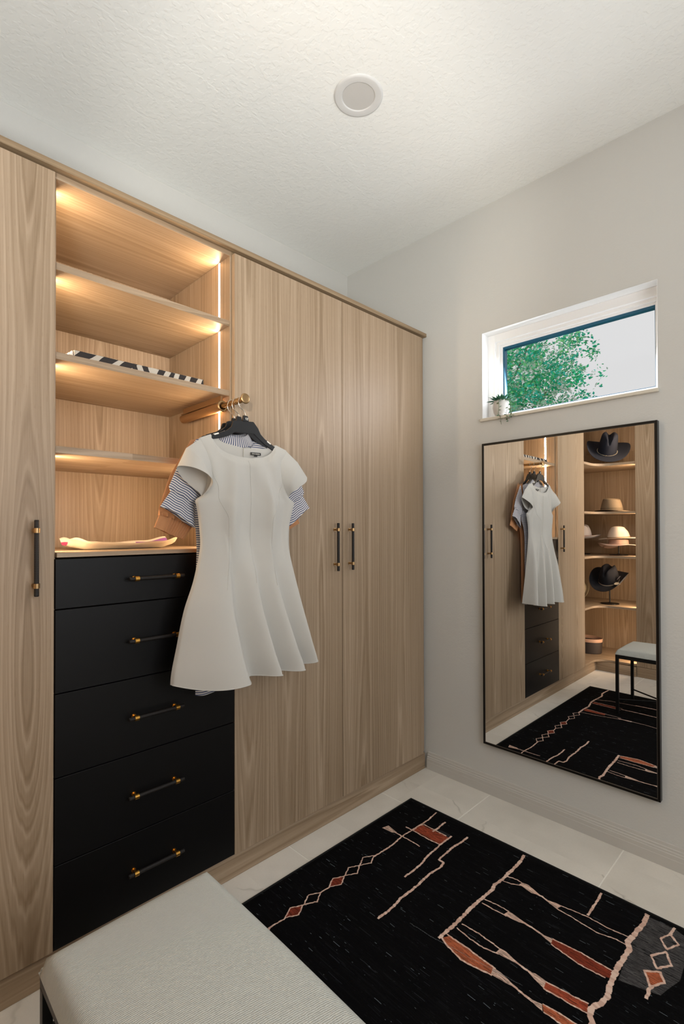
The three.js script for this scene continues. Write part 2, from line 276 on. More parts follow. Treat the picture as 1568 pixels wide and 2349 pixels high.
// ------------------------------------------------------------------ corner shelves and the cabinets behind the camera (seen in the mirror)
const ZF = 2.553, XC = 0.298;
{
  const t = thing('corner_shelf', 'open lit oak corner shelves seen in the mirror, hats on them', 'shelving');
  part(t, 'side_panel', board(-0.500, -0.021, K, 2.2155, 2.2572, 2.2660), oakB);
  part(t, 'back_panel', board(-0.512, -0.500, K, 2.2155, 2.2572, 3.047), oakC);
  part(t, 'back_panel', board(-0.500, XC, K, 2.2155, 3.035, 3.047, 'y', [0.25, 0.3]), oakA);
  const shape = (back) => { const s = new THREE.Shape(), r = 0.15; s.moveTo(-0.499, -2.2665); s.lineTo(-0.004, -2.2665); s.lineTo(-0.004, -(ZF - r)); s.quadraticCurveTo(-0.004, -(ZF + 0.004), r, -(ZF + 0.004)); s.lineTo(XC - 0.0015, -(ZF + 0.004)); s.lineTo(XC - 0.0015, -back); s.lineTo(-0.499, -back); s.closePath(); return s; };
  const shelf = (y0, y1, name = 'shelf') => { const g = new THREE.ExtrudeGeometry(shape(3.0345), { depth: y1 - y0 - 0.002, bevelEnabled: true, bevelSize: 0.0008, bevelThickness: 0.001, bevelSegments: 1, curveSegments: 16 }); g.rotateX(-Math.PI / 2); g.translate(0, y0 + 0.001, 0); metricUV(g, 'x', [0.2, y0]); return part(t, name, g, oakB); };
  const ys = [[K, 0.1005], [0.545, 0.563], [0.972, 0.992], [1.352, 1.371], [1.765, 1.786]]; for (const [a, b] of ys) shelf(a, b);
  part(t, 'top_panel', board(-0.5, XC - 0.001, 2.216, 2.2345, 2.5405, 3.047, 'x'), oakB);
  const bays = [[0.1005, 0.545], [0.563, 0.972], [0.992, 1.352], [1.371, 1.765], [1.786, 2.198]];
  for (const [a, b] of bays) {
    part(t, 'light_strip', board(XC - 0.002, XC - 0.0003, a + 0.002, b - 0.002, 2.600, 2.612), ledMat);
    areaLight(0xffdcb6, LED_CORNER, 0.012, b - a - 0.006, [XC - 0.004, (a + b) / 2, 2.606], [XC - 1, (a + b) / 2, 2.75]);
  }
  const f = thing('back_wardrobe', 'tall oak wardrobe with plain doors right of the hat shelves in the mirror', 'wardrobe');
  part(f, 'side_panel', board(XC, XC + 0.018, K, 2.2345, ZF + 0.019, 3.035), oakB);
  part(f, 'carcass', board(XC + 0.018, XR - 0.002, K, 2.2345, ZF + 0.0195, 3.047), oakB);
  for (let i = 0; i < 5; i++) part(f, 'door', board(XC + 0.001 + i * 0.46, XC + 0.4575 + i * 0.46, K + 0.003, TD, ZF, ZF + 0.019, 'y', [i * 0.17 + 0.05, i * 0.4]), i % 2 ? oakA : oakC);
  part(f, 'toe_board', board(XC + 0.001, XR - 0.016, 0.0003, K, ZF + 0.0005, ZF + 0.019, 'x'), oakA);
}
// ------------------------------------------------------------------ mirror
{
  const m = thing('wall_mirror', 'tall mirror in a thin black frame, hung under the high window', 'mirror', [0, 0, 0]);
  const x0 = 0.326, x1 = 1.032, y0 = 0.232, y1 = 1.620, wd = 0.0085, zf = 0.026;
  part(m, 'frame', frameRing(x0, x1, y0, y1, wd, 0.0015, zf), new THREE.MeshStandardMaterial({ color: 0x15120f, roughness: 0.35, metalness: 0.4 }));
  part(m, 'inner_lip', frameRing(x0 + wd, x1 - wd, y0 + wd, y1 - wd, 0.0022, 0.010, zf - 0.0015), new THREE.MeshStandardMaterial({ color: 0x6f675f, roughness: 0.3, metalness: 0.6 }));
  part(m, 'mirror_glass', board(x0 + wd, x1 - wd, y0 + wd, y1 - wd, 0.006, 0.0235, 'y', [0, 0], 0.0005), new THREE.MeshStandardMaterial({ color: new THREE.Color().setRGB(0.90, 0.905, 0.90), roughness: 0, metalness: 1 }));
}
// ------------------------------------------------------------------ rug (print drawn in metres on its own plan)
{
  const RX0 = 0.120, RX1 = 1.300, RZ0 = 0.303, RZ1 = 2.006, PW = 1400, PH = 2020;
  const draw = (g) => {
    const sx = PW / (RX1 - RX0), sz = PH / (RZ1 - RZ0), X = (x) => (x - RX0) * sx, Z = (z) => (z - RZ0) * sz;
    g.fillStyle = '#060607'; g.fillRect(0, 0, PW, PH);
    for (let i = 0; i < 5200; i++) { const v = 5 + rnd() * 13; g.fillStyle = `rgba(${v},${v},${v + 1.5},0.55)`; g.fillRect(rnd() * PW, rnd() * PH, 30 + rnd() * 160, 1 + rnd() * 2.2); }
    for (let i = 0; i < 4200; i++) { const v = 30 + rnd() * 60, L = 4 + rnd() ** 3 * 60; g.fillStyle = `rgba(${v * 0.9},${v * 0.95},${v * 1.05},${0.15 + 0.5 * rnd()})`; g.fillRect(rnd() * PW, rnd() * PH, L, 1.1 + rnd() * 0.8); }
    for (let i = 0; i < 520; i++) { const v = 110 + rnd() * 90; g.fillStyle = `rgba(${v * 0.92},${v},${v * 1.06},0.75)`; g.fillRect(rnd() * PW, rnd() * PH, 3 + rnd() ** 2 * 30, 1.5); }
    const cream = ['#d6b3a1', '#c9a695', '#e0c3b2'];
    const wob = (p) => { const o = []; for (let i = 0; i < p.length - 1; i++) { const [ax, az] = p[i], [bx, bz] = p[i + 1], n = Math.max(2, Math.hypot(bx - ax, bz - az) / 0.007 | 0); for (let k = 0; k < n; k++) o.push([ax + (bx - ax) * k / n + (rnd() - 0.5) * 0.0026, az + (bz - az) * k / n + (rnd() - 0.5) * 0.0018]); } o.push(p[p.length - 1]); return o; };
    const line = (p, w, c) => { g.lineCap = 'butt'; g.lineJoin = 'miter'; const q = wob(p); for (let i = 0; i < q.length - 1; i++) { g.strokeStyle = c || cream[(rnd() * 3) | 0]; g.lineWidth = w * sx * (0.8 + 0.45 * rnd()); g.beginPath(); g.moveTo(X(q[i][0]), Z(q[i][1])); g.lineTo(X(q[i + 1][0] + (q[i + 1][0] - q[i][0]) * 0.3), Z(q[i + 1][1] + (q[i + 1][1] - q[i][1]) * 0.3)); g.stroke(); } };
    const poly = (p, c, dens = 1) => {                      // a block of short weft threads
      g.save(); g.beginPath(); p.forEach((q, i) => i ? g.lineTo(X(q[0]), Z(q[1])) : g.moveTo(X(q[0]), Z(q[1]))); g.closePath(); g.clip();
      const xs = p.map((q) => X(q[0])), zs = p.map((q) => Z(q[1])), a = Math.min(...xs), b = Math.max(...xs), lo = Math.min(...zs), hi = Math.max(...zs);
      if (dens === 1) { g.fillStyle = `rgb(${c})`; g.fillRect(a, lo, b - a, hi - lo); }
      for (let k = 0; k < (b - a) * (hi - lo) * 0.06 * dens; k++) { const s = 0.55 + rnd() * 0.75; g.fillStyle = `rgba(${c.map((q) => q * s)},${0.75})`; g.fillRect(a + rnd() * (b - a), lo + rnd() * (hi - lo), 6 + rnd() * 34, 1.2 + rnd() * 1.2); }
      g.restore();
    };
    const rust = [150, 70, 48], rust2 = [120, 52, 36], rust3 = [168, 92, 62], crm = [208, 176, 158], gray = [74, 72, 72];
    poly([[1.063, 0.334], [1.13, 0.329], [1.180, 0.35], [1.185, 0.524], [1.16, 0.609], [1.068, 0.640], [1.061, 0.507], [1.051, 0.482], [1.064, 0.387]], gray, 1.4);
    poly([[0.346, 0.414], [0.4, 0.414], [0.401, 0.451], [0.347, 0.44]], [46, 46, 48], 1.4);
    line([[0.271, 0.323], [0.278, 0.405], [0.273, 0.488], [0.27, 0.562], [0.276, 0.631], [0.274, 0.671], [0.272, 0.725]], 0.006);
    poly([[0.177, 0.571], [0.186, 0.540], [0.241, 0.553], [0.226, 0.566]], crm); line([[0.23, 0.557], [0.274, 0.558], [0.321, 0.556], [0.355, 0.559]], 0.005); line([[0.241, 0.498], [0.277, 0.497]], 0.005);
    poly([[0.276, 0.493], [0.278, 0.441], [0.404, 0.435], [0.404, 0.493]], rust);
    line([[0.276, 0.493], [0.273, 0.454], [0.286, 0.433], [0.342, 0.432], [0.389, 0.432]], 0.005); line([[0.279, 0.496], [0.348, 0.499], [0.401, 0.496]], 0.005);
    line([[0.336, 0.356], [0.339, 0.408], [0.337, 0.445]], 0.008);
    line([[0.407, 0.419], [0.407, 0.45], [0.406, 0.496], [0.408, 0.537], [0.411, 0.597], [0.419, 0.626], [0.421, 0.68], [0.419, 0.731]], 0.007);
    line([[0.454, 0.377], [0.454, 0.423], [0.449, 0.465], [0.449, 0.524], [0.452, 0.571], [0.473, 0.572], [0.479, 0.605], [0.471, 0.655], [0.475, 0.711], [0.474, 0.773], [0.473, 0.825], [0.479, 0.871], [0.476, 0.937]], 0.008);
    line([[0.659, 0.325], [0.667, 0.384], [0.666, 0.448], [0.665, 0.5], [0.658, 0.546], [0.665, 0.568], [0.661, 0.618], [0.657, 0.683], [0.656, 0.751], [0.656, 0.798], [0.651, 0.864]], 0.0105);
    // fans of spindles between the two long lines
    line([[0.664, 0.477], [0.702, 0.467], [0.73, 0.474]], 0.004); line([[0.669, 0.506], [0.697, 0.501], [0.725, 0.483]], 0.004); poly([[0.716, 0.484], [0.722, 0.468], [0.740, 0.464], [0.79, 0.482], [0.764, 0.493]], crm); line([[0.769, 0.484], [0.794, 0.484], [0.815, 0.490]], 0.006);
    poly([[0.805, 0.490], [0.84, 0.480], [0.857, 0.480], [0.850, 0.504]], crm); line([[0.853, 0.481], [0.89, 0.474], [0.931, 0.467], [0.989, 0.47], [1.052, 0.463]], 0.004); line([[0.849, 0.502], [0.901, 0.504], [0.971, 0.512], [1.021, 0.498], [1.052, 0.499]], 0.004);
    line([[0.928, 0.327], [0.93, 0.374], [0.931, 0.417], [0.93, 0.459]], 0.007);
    line([[0.667, 0.629], [0.709, 0.623], [0.747, 0.621]], 0.004); line([[0.67, 0.648], [0.708, 0.649], [0.75, 0.645]], 0.004); poly([[0.742, 0.646], [0.748, 0.620], [0.77, 0.622], [0.815, 0.631], [0.79, 0.640]], crm); line([[0.795, 0.632], [0.836, 0.633], [0.868, 0.637]], 0.006);
    poly([[0.850, 0.636], [0.89, 0.629], [0.898, 0.650]], crm); poly([[0.89, 0.63], [0.968, 0.621], [1.051, 0.623], [1.054, 0.647], [1.039, 0.655], [0.975, 0.661], [0.893, 0.649]], rust2); line([[0.89, 0.629], [0.968, 0.620], [1.051, 0.621]], 0.004); line([[0.893, 0.651], [0.975, 0.663], [1.04, 0.657]], 0.004);
    line([[0.669, 0.77], [0.725, 0.767], [0.773, 0.769], [0.797, 0.773]], 0.004); line([[0.668, 0.794], [0.718, 0.803], [0.763, 0.801], [0.801, 0.792]], 0.004); poly([[0.794, 0.793], [0.796, 0.770], [0.814, 0.769], [0.862, 0.783], [0.815, 0.791]], crm); line([[0.839, 0.780], [0.875, 0.783], [0.891, 0.783]], 0.006);
    poly([[0.884, 0.786], [0.904, 0.777], [0.936, 0.780], [0.939, 0.806], [0.91, 0.796]], crm); poly([[0.934, 0.783], [1.034, 0.767], [1.046, 0.792], [0.938, 0.805]], rust); line([[0.934, 0.782], [1.034, 0.766]], 0.004); line([[0.938, 0.806], [1.046, 0.794]], 0.004);
    poly([[0.658, 0.856], [0.669, 0.835], [0.817, 0.843], [0.821, 0.866], [0.737, 0.881], [0.687, 0.87]], rust3); line([[0.660, 0.836], [0.74, 0.837], [0.817, 0.842]], 0.005); line([[0.655, 0.858], [0.687, 0.872], [0.737, 0.883], [0.821, 0.868]], 0.005);
    poly([[0.812, 0.843], [0.833, 0.842], [0.890, 0.853], [0.856, 0.862], [0.819, 0.867]], crm); line([[0.876, 0.855], [0.91, 0.859], [0.93, 0.861]], 0.006); poly([[0.918, 0.861], [0.952, 0.851], [0.962, 0.870]], crm); poly([[0.953, 0.851], [1.006, 0.843], [1.04, 0.844], [1.054, 0.864], [0.963, 0.868]], rust3); line([[0.953, 0.850], [1.006, 0.842], [1.04, 0.843]], 0.004); line([[0.963, 0.870], [1.054, 0.866]], 0.004);
    line([[1.06, 0.323], [1.063, 0.381], [1.057, 0.418], [1.054, 0.451], [1.048, 0.485], [1.059, 0.51], [1.057, 0.571], [1.055, 0.637], [1.058, 0.681], [1.063, 0.71], [1.057, 0.744], [1.045, 0.772], [1.051, 0.798], [1.062, 0.813], [1.058, 0.93]], 0.013);
    // chain of diamonds near the right edge
    const ring = (p, w) => line([...p, p[0]], w);
    line([[1.133, 0.326], [1.13, 0.364]], 0.008); line([[1.141, 0.586], [1.134, 0.607], [1.135, 0.644]], 0.009);
    poly([[1.11, 0.557], [1.141, 0.531], [1.158, 0.561], [1.134, 0.599]], rust3); for (const p of [[[1.13, 0.364], [1.156, 0.390], [1.136, 0.432], [1.114, 0.404]], [[1.136, 0.444], [1.158, 0.486], [1.132, 0.524], [1.109, 0.490]], [[1.11, 0.557], [1.141, 0.531], [1.158, 0.561], [1.134, 0.599]]]) { g.fillStyle = '#060607'; ring(p, 0.006); }
    // long chain of diamonds down the left side, ending in a ragged line
    for (const [z, f] of [[0.761, 0], [0.837, 0], [0.915, 1], [1.026, 0], [1.104, 1], [1.236, 0], [1.318, 0]]) { const c = 0.268, p = [[c, z - 0.037], [c + 0.021, z], [c, z + 0.037], [c - 0.021, z]]; if (f) poly(p, rust2); ring(p, 0.0042); }
    line([[0.27, 0.952], [0.268, 0.99]], 0.005); line([[0.27, 1.14], [0.266, 1.20]], 0.005);
    line([[0.269, 1.355], [0.269, 1.477], [0.275, 1.523], [0.256, 1.627], [0.258, 1.699], [0.268, 1.805], [0.250, 1.873], [0.258, 1.986]], 0.010);
    line([[0.26, 1.699], [0.346, 1.741], [0.501, 1.76]], 0.004); line([[0.496, 1.765], [0.635, 1.777]], 0.010); line([[0.63, 1.777], [0.9, 1.77]], 0.004);
    poly([[0.269, 1.640], [0.43, 1.638], [0.442, 1.600], [0.269, 1.606]], rust2); line([[0.269, 1.606], [0.448, 1.600]], 0.004); line([[0.269, 1.642], [0.448, 1.640]], 0.004); line([[0.448, 1.618], [0.545, 1.622], [0.78, 1.617]], 0.009);
    poly([[0.274, 1.461], [0.401, 1.458], [0.407, 1.426], [0.28, 1.418]], rust); line([[0.278, 1.465], [0.404, 1.452], [0.494, 1.448]], 0.004); line([[0.273, 1.372], [0.373, 1.388], [0.484, 1.418]], 0.004); line([[0.484, 1.425], [0.56, 1.428]], 0.012); line([[0.56, 1.428], [0.632, 1.431], [0.76, 1.407]], 0.004);
    line([[0.557, 0.882], [0.646, 0.875], [0.892, 0.837]], 0.0013, 'rgba(150,155,160,0.6)');
  };
  const print = canvasTex(PW, PH, draw);
  const pile = every(dataTex(256, 256, (u, v) => { const n = (noise(u * 128, v * 64) * 0.7 + hash(u * 256 | 0, v * 256 | 0) * 0.3) * 255; return [n, n, n]; }, false), 0.06, 0.06); pile.channel = 0;
  const r = thing('patterned_rug', 'black rug with cream and rust hand-drawn lines and diamonds', 'rug', [0, 0.0006, 0]);
  const w = RX1 - RX0, d = RZ1 - RZ0, h = 0.0098;
  const edge = (u) => { const e = 0.006; return u; };
  const g = grid(60, 80, (u, v) => {
    const e = Math.min(u, 1 - u) * w, f = Math.min(v, 1 - v) * d, m = Math.min(e, f), y = h * Math.sqrt(1 - (1 - clamp(m / 0.006)) ** 2);
    return [RX0 + u * w + 0.0012 * (noise(v * 60, u * 3) - 0.5) * 2, Math.max(y, 0.0012), RZ0 + v * d + 0.0012 * (noise(u * 60 + 9, v * 3) - 0.5) * 2];
  }, (u, v) => [u, 1 - v]);
  { const p = g.attributes.position; }
  const ix = g.index.array; for (let i = 0; i < ix.length; i += 3) { const q = ix[i + 1]; ix[i + 1] = ix[i + 2]; ix[i + 2] = q; } g.computeVertexNormals();
  part(r, 'woven_top', g, new THREE.MeshPhysicalMaterial({ map: print, roughness: 0.95, specularIntensity: 0.15, bumpMap: pile, bumpScale: 0.0004 }));
  part(r, 'bound_edge', frameRing2(RX0 - 0.002, RX1 + 0.002, RZ0 - 0.002, RZ1 + 0.002, 0.006, 0.0066), new THREE.MeshStandardMaterial({ color: 0x090909, roughness: 0.95 }));
}
function frameRing2(x0, x1, z0, z1, r, h) {
  return G([[x0, x0 + r, z0, z1], [x1 - r, x1, z0, z1], [x0, x1, z0, z0 + r], [x0, x1, z1 - r, z1]].map(([a, b, c, d]) => board(a, b, 0, h, c, d, 'x', [0, 0], 0.002)));
}
// ------------------------------------------------------------------ bench
const weave = every(dataTex(256, 256, (u, v) => { const a = Math.sin((u * 32 + v * 6) * 6.283 + 2 * noise(u * 16, v * 16)) * 0.5 + 0.5, n = noise(u * 120, v * 120); const k = (a * 0.55 + n * 0.45) * 255; return [k, k, k]; }, false), 0.11, 0.11);
{
  const b = thing('upholstered_bench', 'low bench with cream fabric seat on thin black legs', 'bench', [0.722, 0, 1.683]);
  const L = 0.28, D = 0.178, y0 = 0.396, y1 = 0.436;
  const seat = grid(48, 32, (u, v) => {                        // crown of the cushion: a rounded pillow form
    const a = u * 2 - 1, c = v * 2 - 1, ea = 1 - Math.abs(a), ec = 1 - Math.abs(c), m = Math.min(ea * L, ec * D), k = clamp(m / 0.034), round = Math.sqrt(1 - (1 - k) ** 2);
    const sq = 0.02; const sx = a * L * (1 - sq * 0.4 * c * c * Math.abs(a)), sz = c * D * (1 - sq * 0.5 * a * a * Math.abs(c));
    return [sx, lerp(y0 + 0.004, y1 + 0.012 * (1 - a * a) * (1 - c * c), round), sz];
  }, (u, v) => [u * 2 * L, v * 2 * D]);
  { const ix = seat.index.array; for (let i = 0; i < ix.length; i += 3) { const q = ix[i + 1]; ix[i + 1] = ix[i + 2]; ix[i + 2] = q; } seat.computeVertexNormals(); }
  const skirt = board(-L + 0.004, L - 0.004, y0, y0 + 0.013, -D + 0.004, D - 0.004, 'x', [0, 0], 0.005);
  const cloth = new THREE.MeshStandardMaterial({ color: new THREE.Color().setRGB(0.525, 0.53, 0.485), roughness: 0.95, bumpMap: weave, bumpScale: 0.0013, side: 2 });
  part(b, 'seat', G([seat, skirt]), cloth);
  const t = 0.009, lx = L - 0.013, lz = D - 0.013;
  for (const [sx, sz] of [[-1, -1], [-1, 1], [1, -1], [1, 1]]) part(b, 'leg', board(sx * lx - t, sx * lx + t, 0.0004 + (sz < 0 || true ? 0.0108 : 0), y0 - 0.0225, sz * lz - t, sz * lz + t), blackMetal);
  part(b, 'seat_frame', G([board(-lx - t, lx + t, y0 - 0.022, y0 - 0.0005, -lz - t, -lz + t), board(-lx - t, lx + t, y0 - 0.022, y0 - 0.0005, lz - t, lz + t), board(-lx - t, -lx + t, y0 - 0.022, y0 - 0.0005, -lz + t, lz - t), board(lx - t, lx + t, y0 - 0.022, y0 - 0.0005, -lz + t, lz - t)]), blackMetal);
  for (const s of [-1, 1]) part(b, 'stretcher', tube([[-lx, 0.10 + s * 0.0052, -s * lz], [lx, 0.10 + s * 0.0052, s * lz]], 0.005, 4, 10), blackMetal);
}
// ------------------------------------------------------------------ pull-out valet rod
const RZ = 1.185, RY = 1.658;
{
  const v = thing('valet_rod', 'bronze pull-out clothes rod under the third shelf, three hangers on it', 'rod', [0, RY, RZ]);
  const s = new THREE.Shape(); const r1 = 0.0165, r2 = 0.0125; s.absarc(0, 0, r1, Math.PI * 0.80, Math.PI * 2.20, false); s.absarc(0, 0, r2, Math.PI * 2.20, Math.PI * 0.80, true); s.closePath();
  const hg = new THREE.ExtrudeGeometry(s, { depth: 0.285, bevelEnabled: false, curveSegments: 28 }); hg.rotateY(-Math.PI / 2); hg.translate(-0.028, 0, 0);
  const tan = new THREE.MeshStandardMaterial({ color: 0x8f6a45, roughness: 0.4, metalness: 0.5 });
  part(v, 'housing', hg, tan);
  part(v, 'rail', G([board(-0.31, -0.03, 0.0135, 0.0175, -0.013, 0.013), board(-0.31, -0.03, 0.0175, 0.039, -0.004, 0.004)]), tan);
  const rd = new THREE.CylinderGeometry(0.0085, 0.0085, 0.335, 28); rd.rotateZ(Math.PI / 2); rd.translate(-0.055, 0, 0); part(v, 'rod', rd, bronze);
  const ring = new THREE.TorusGeometry(0.0155, 0.0045, 14, 40); ring.rotateY(Math.PI / 2); ring.translate(-0.026, 0, 0); part(v, 'collar', ring, bronze);
  const ridges = G(Array.from({ length: 7 }, (_, i) => { const t = new THREE.TorusGeometry(0.0088, 0.0012, 8, 28); t.rotateY(Math.PI / 2); t.translate(0.055 + i * 0.0085, 0, 0); return t; })); part(v, 'ridge_rings', ridges, bronze);
  const cap = lathe([[0, 0.004], [0.012, 0.004], [0.0165, 0.0025], [0.0175, 0], [0.0165, -0.002], [0.008, -0.003], [0, -0.003]], 40); cap.rotateZ(-Math.PI / 2); cap.translate(0.116, 0, 0); part(v, 'end_cap', cap, bronze);
}
// ------------------------------------------------------------------ hangers
const plastic = new THREE.MeshStandardMaterial({ color: 0x111214, roughness: 0.38 });
const wire = new THREE.MeshStandardMaterial({ color: 0xd8d0c4, roughness: 0.2, metalness: 1 });
const font = await new FontLoader().loadAsync('fonts/droid/droid_sans_bold.typeface.json');
const whiteInk = new THREE.MeshStandardMaterial({ color: 0xe8e4da, roughness: 0.7 });
function hanger(x, label, lean, sc, drop, mark) {
  // plan of the hanger: a = along z, y; the plate stands in the plane x = const
  const h = thing('clothes_hanger', label, 'hanger', [x, RY, RZ], 'hangers on the valet rod');
  const q = new THREE.Group(); const A = (a, y) => new THREE.Vector2(a, y);
  const body = new THREE.Shape([A(-0.133, -0.146), A(-0.120, -0.140), A(-0.088, -0.123), A(-0.070, -0.108), A(-0.060, -0.090), A(-0.045, -0.074), A(-0.041, -0.0705), A(0.030, -0.0765), A(0.036, -0.079), A(0.043, -0.098), A(0.060, -0.112), A(0.085, -0.123), A(0.115, -0.134), A(0.118, -0.147), A(0.085, -0.139), A(0.055, -0.128), A(0.030, -0.112), A(-0.045, -0.109), A(-0.062, -0.122), A(-0.090, -0.141), A(-0.130, -0.160)]);
  const toMesh = (s, d, b) => { const g = new THREE.ExtrudeGeometry(s, { depth: d, bevelEnabled: true, bevelSize: b, bevelThickness: b, bevelSegments: 2 }); g.translate(0, 0, -d / 2); g.rotateY(-Math.PI / 2); g.scale(1, 1, 1); return g; };
  const fin = (g) => { g.scale(1, sc, sc); g.translate(0, -drop, 0); if (lean) g.rotateY(lean); return g; };
  part(h, 'body', fin(toMesh(body, 0.005, 0.0012)), plastic);
  part(h, 'neck_block', fin(toMesh(new THREE.Shape([A(-0.022, -0.072), A(-0.018, -0.055), A(-0.004, -0.054), A(0.001, -0.072)]), 0.007, 0.001)), plastic);
  const arc = []; for (let i = 0; i <= 22; i++) { const t = lerp(-0.25, 1.12, i / 22) * Math.PI; arc.push([0, 0.0005 - 0.0 + 0.0103 * Math.sin(t), 0.0103 * Math.cos(t)]); }
  const hookPts = [[0, -0.060 * sc - drop, -0.011 * sc], [0, -0.050 * sc - drop, -0.011 * sc], [0, -0.036, -0.016], [0, -0.020, -0.017], ...arc.slice().reverse().slice(4).map((p) => [p[0], p[1] + 0.0, p[2]]).map((p) => p)];
  part(h, 'hook', tube([[0, -0.056 * sc - drop, -0.011 * sc], [0, -0.047 * sc - drop, -0.011 * sc], [0, -0.036, -0.0035], [0, -0.027, 0.010], [0, -0.014, 0.0155], [0, 0.000, 0.0125], [0, 0.0078, 0.0072], [0, 0.0108, 0], [0, 0.0078, -0.0072], [0, 0.000, -0.0125], [0, -0.009, -0.0150]], 0.0014, 60, 8), wire);
  if (mark) {
    const t = new TextGeometry('12', { font, size: 0.0075, depth: 0.0004, curveSegments: 3 }); t.computeBoundingBox(); t.translate(-0.0062, -0.0675, 0); t.rotateY(Math.PI / 2); t.translate(0.0047, 0, -0.0135); part(h, 'size_print', fin(t), whiteInk);
    for (const [a, y, t] of [[0.100, -0.1275, 0.35], [-0.106, -0.1315, -0.49]]) part(h, 'shoulder_notch', fin((() => { const g = board(-0.003, 0.0040, -0.0035, 0.0015, -0.009, 0.009, 'x', [0, 0], 0.001); g.rotateX(t); g.translate(0, y, a); return g; })()), whiteInk);
  }
  return h;
}
// ------------------------------------------------------------------ garments: front and back cloth, sleeves as swept rings. Plan: a = along z from the rod, d = along x
const fineWeave = every(dataTex(128, 128, (u, v) => { const k = (Math.sin(u * 6.283 * 32) * 0.25 + Math.sin(v * 6.283 * 32) * 0.25 + 0.5) * 255; return [k, k, k]; }, false), 0.03, 0.03);
const whiteCloth = new THREE.MeshPhysicalMaterial({ color: new THREE.Color().setRGB(0.51, 0.488, 0.445), roughness: 0.9, side: 2, bumpMap: fineWeave, bumpScale: 0.0001, sheen: 0.25, sheenRoughness: 0.6 });
const stripeTex = every(canvasTex(8, 64, (g, w, h) => { g.fillStyle = '#d6d0ca'; g.fillRect(0, 0, w, h); g.fillStyle = '#4c5674'; g.fillRect(0, 0, w, h * 0.46); }), 0.01, 0.0071);
const stripeCloth = new THREE.MeshStandardMaterial({ map: stripeTex, roughness: 0.85, side: 2 });
const brownCloth = new THREE.MeshStandardMaterial({ color: new THREE.Color().setRGB(0.47, 0.215, 0.09), roughness: 0.85, side: 2 });
function clothBody(o, name, mat, { L, R, Ls = L, Rs = R, hemY, topF, depth, flutes = () => 0, back = false, N = 72, M = 60, uvs }) {
  const fn = (u, v) => {
    const s = u; let a = 0, y = 0; const y0 = hemY(s);
    const across = (yy) => { const l = interpS(Ls, yy), r = interpS(Rs, yy); return lerp(l, r, s) + (interpS(L, yy) - l) * Math.pow(1 - s, 7) + (interpS(R, yy) - r) * Math.pow(s, 7); };
    y = 1.5; for (let k = 0; k < 6; k++) { a = across(y); y = topF(a); }
    y = lerp(y0, y, v); a = across(y);
    const w = Math.sqrt(Math.max(0, 1 - (2 * s - 1) ** 2)), up = smooth(1.0, 0.965, v);
    let d = depth(y) * Math.pow(w, 0.8) * (back ? -0.28 : 1) * (0.45 + 0.55 * up) + flutes(s, y, back) * Math.min(1, w * 2.2);
    return [d, y, a];
  };
  part(o, name, grid(N, M, fn, (u, v, p) => [p[2], p[1]]), mat); return fn;
}
function ringLoft(rings, mat, o, name, ripple = () => 0, axis = null, flat = mat === whiteCloth ? [0.35, 1] : [0.7, 0.6]) {   // rings: arrays of [a, y, d], all of one length, closed
  const n = 120, m = rings.length - 1, curves = rings.map((r) => new THREE.CatmullRomCurve3(r.map((p) => new THREE.Vector3(p[2] < 0 ? p[2] * flat[0] : p[2] * flat[1], p[1], p[0])), true));
  const at = (u, v) => { const q = v * m, i = Math.min(m - 1, Math.floor(q)), t = q - i; const A = curves[i].getPoint(u % 1), B = curves[i + 1].getPoint(u % 1); A.lerp(B, t); const r = ripple(u, v); return [A.x + r, A.y + r * 0.15, A.z]; };
  let len = 0; for (let i = 0; i < m; i++) len += new THREE.Vector3(...rings[i].reduce((s, p) => [s[0] + p[0], s[1] + p[1], s[2] + p[2]], [0, 0, 0])).distanceTo(new THREE.Vector3(...rings[i + 1].reduce((s, p) => [s[0] + p[0], s[1] + p[1], s[2] + p[2]], [0, 0, 0]))) / rings[i].length;
  return part(o, name, grid(n, 14 * m, at, (u, v, p) => axis ? [u * 0.3, p[2] * axis[0] + p[1] * axis[1] + 0.0014 * Math.sin(u * 34)] : [u * 0.3, -v * len]), mat);
}
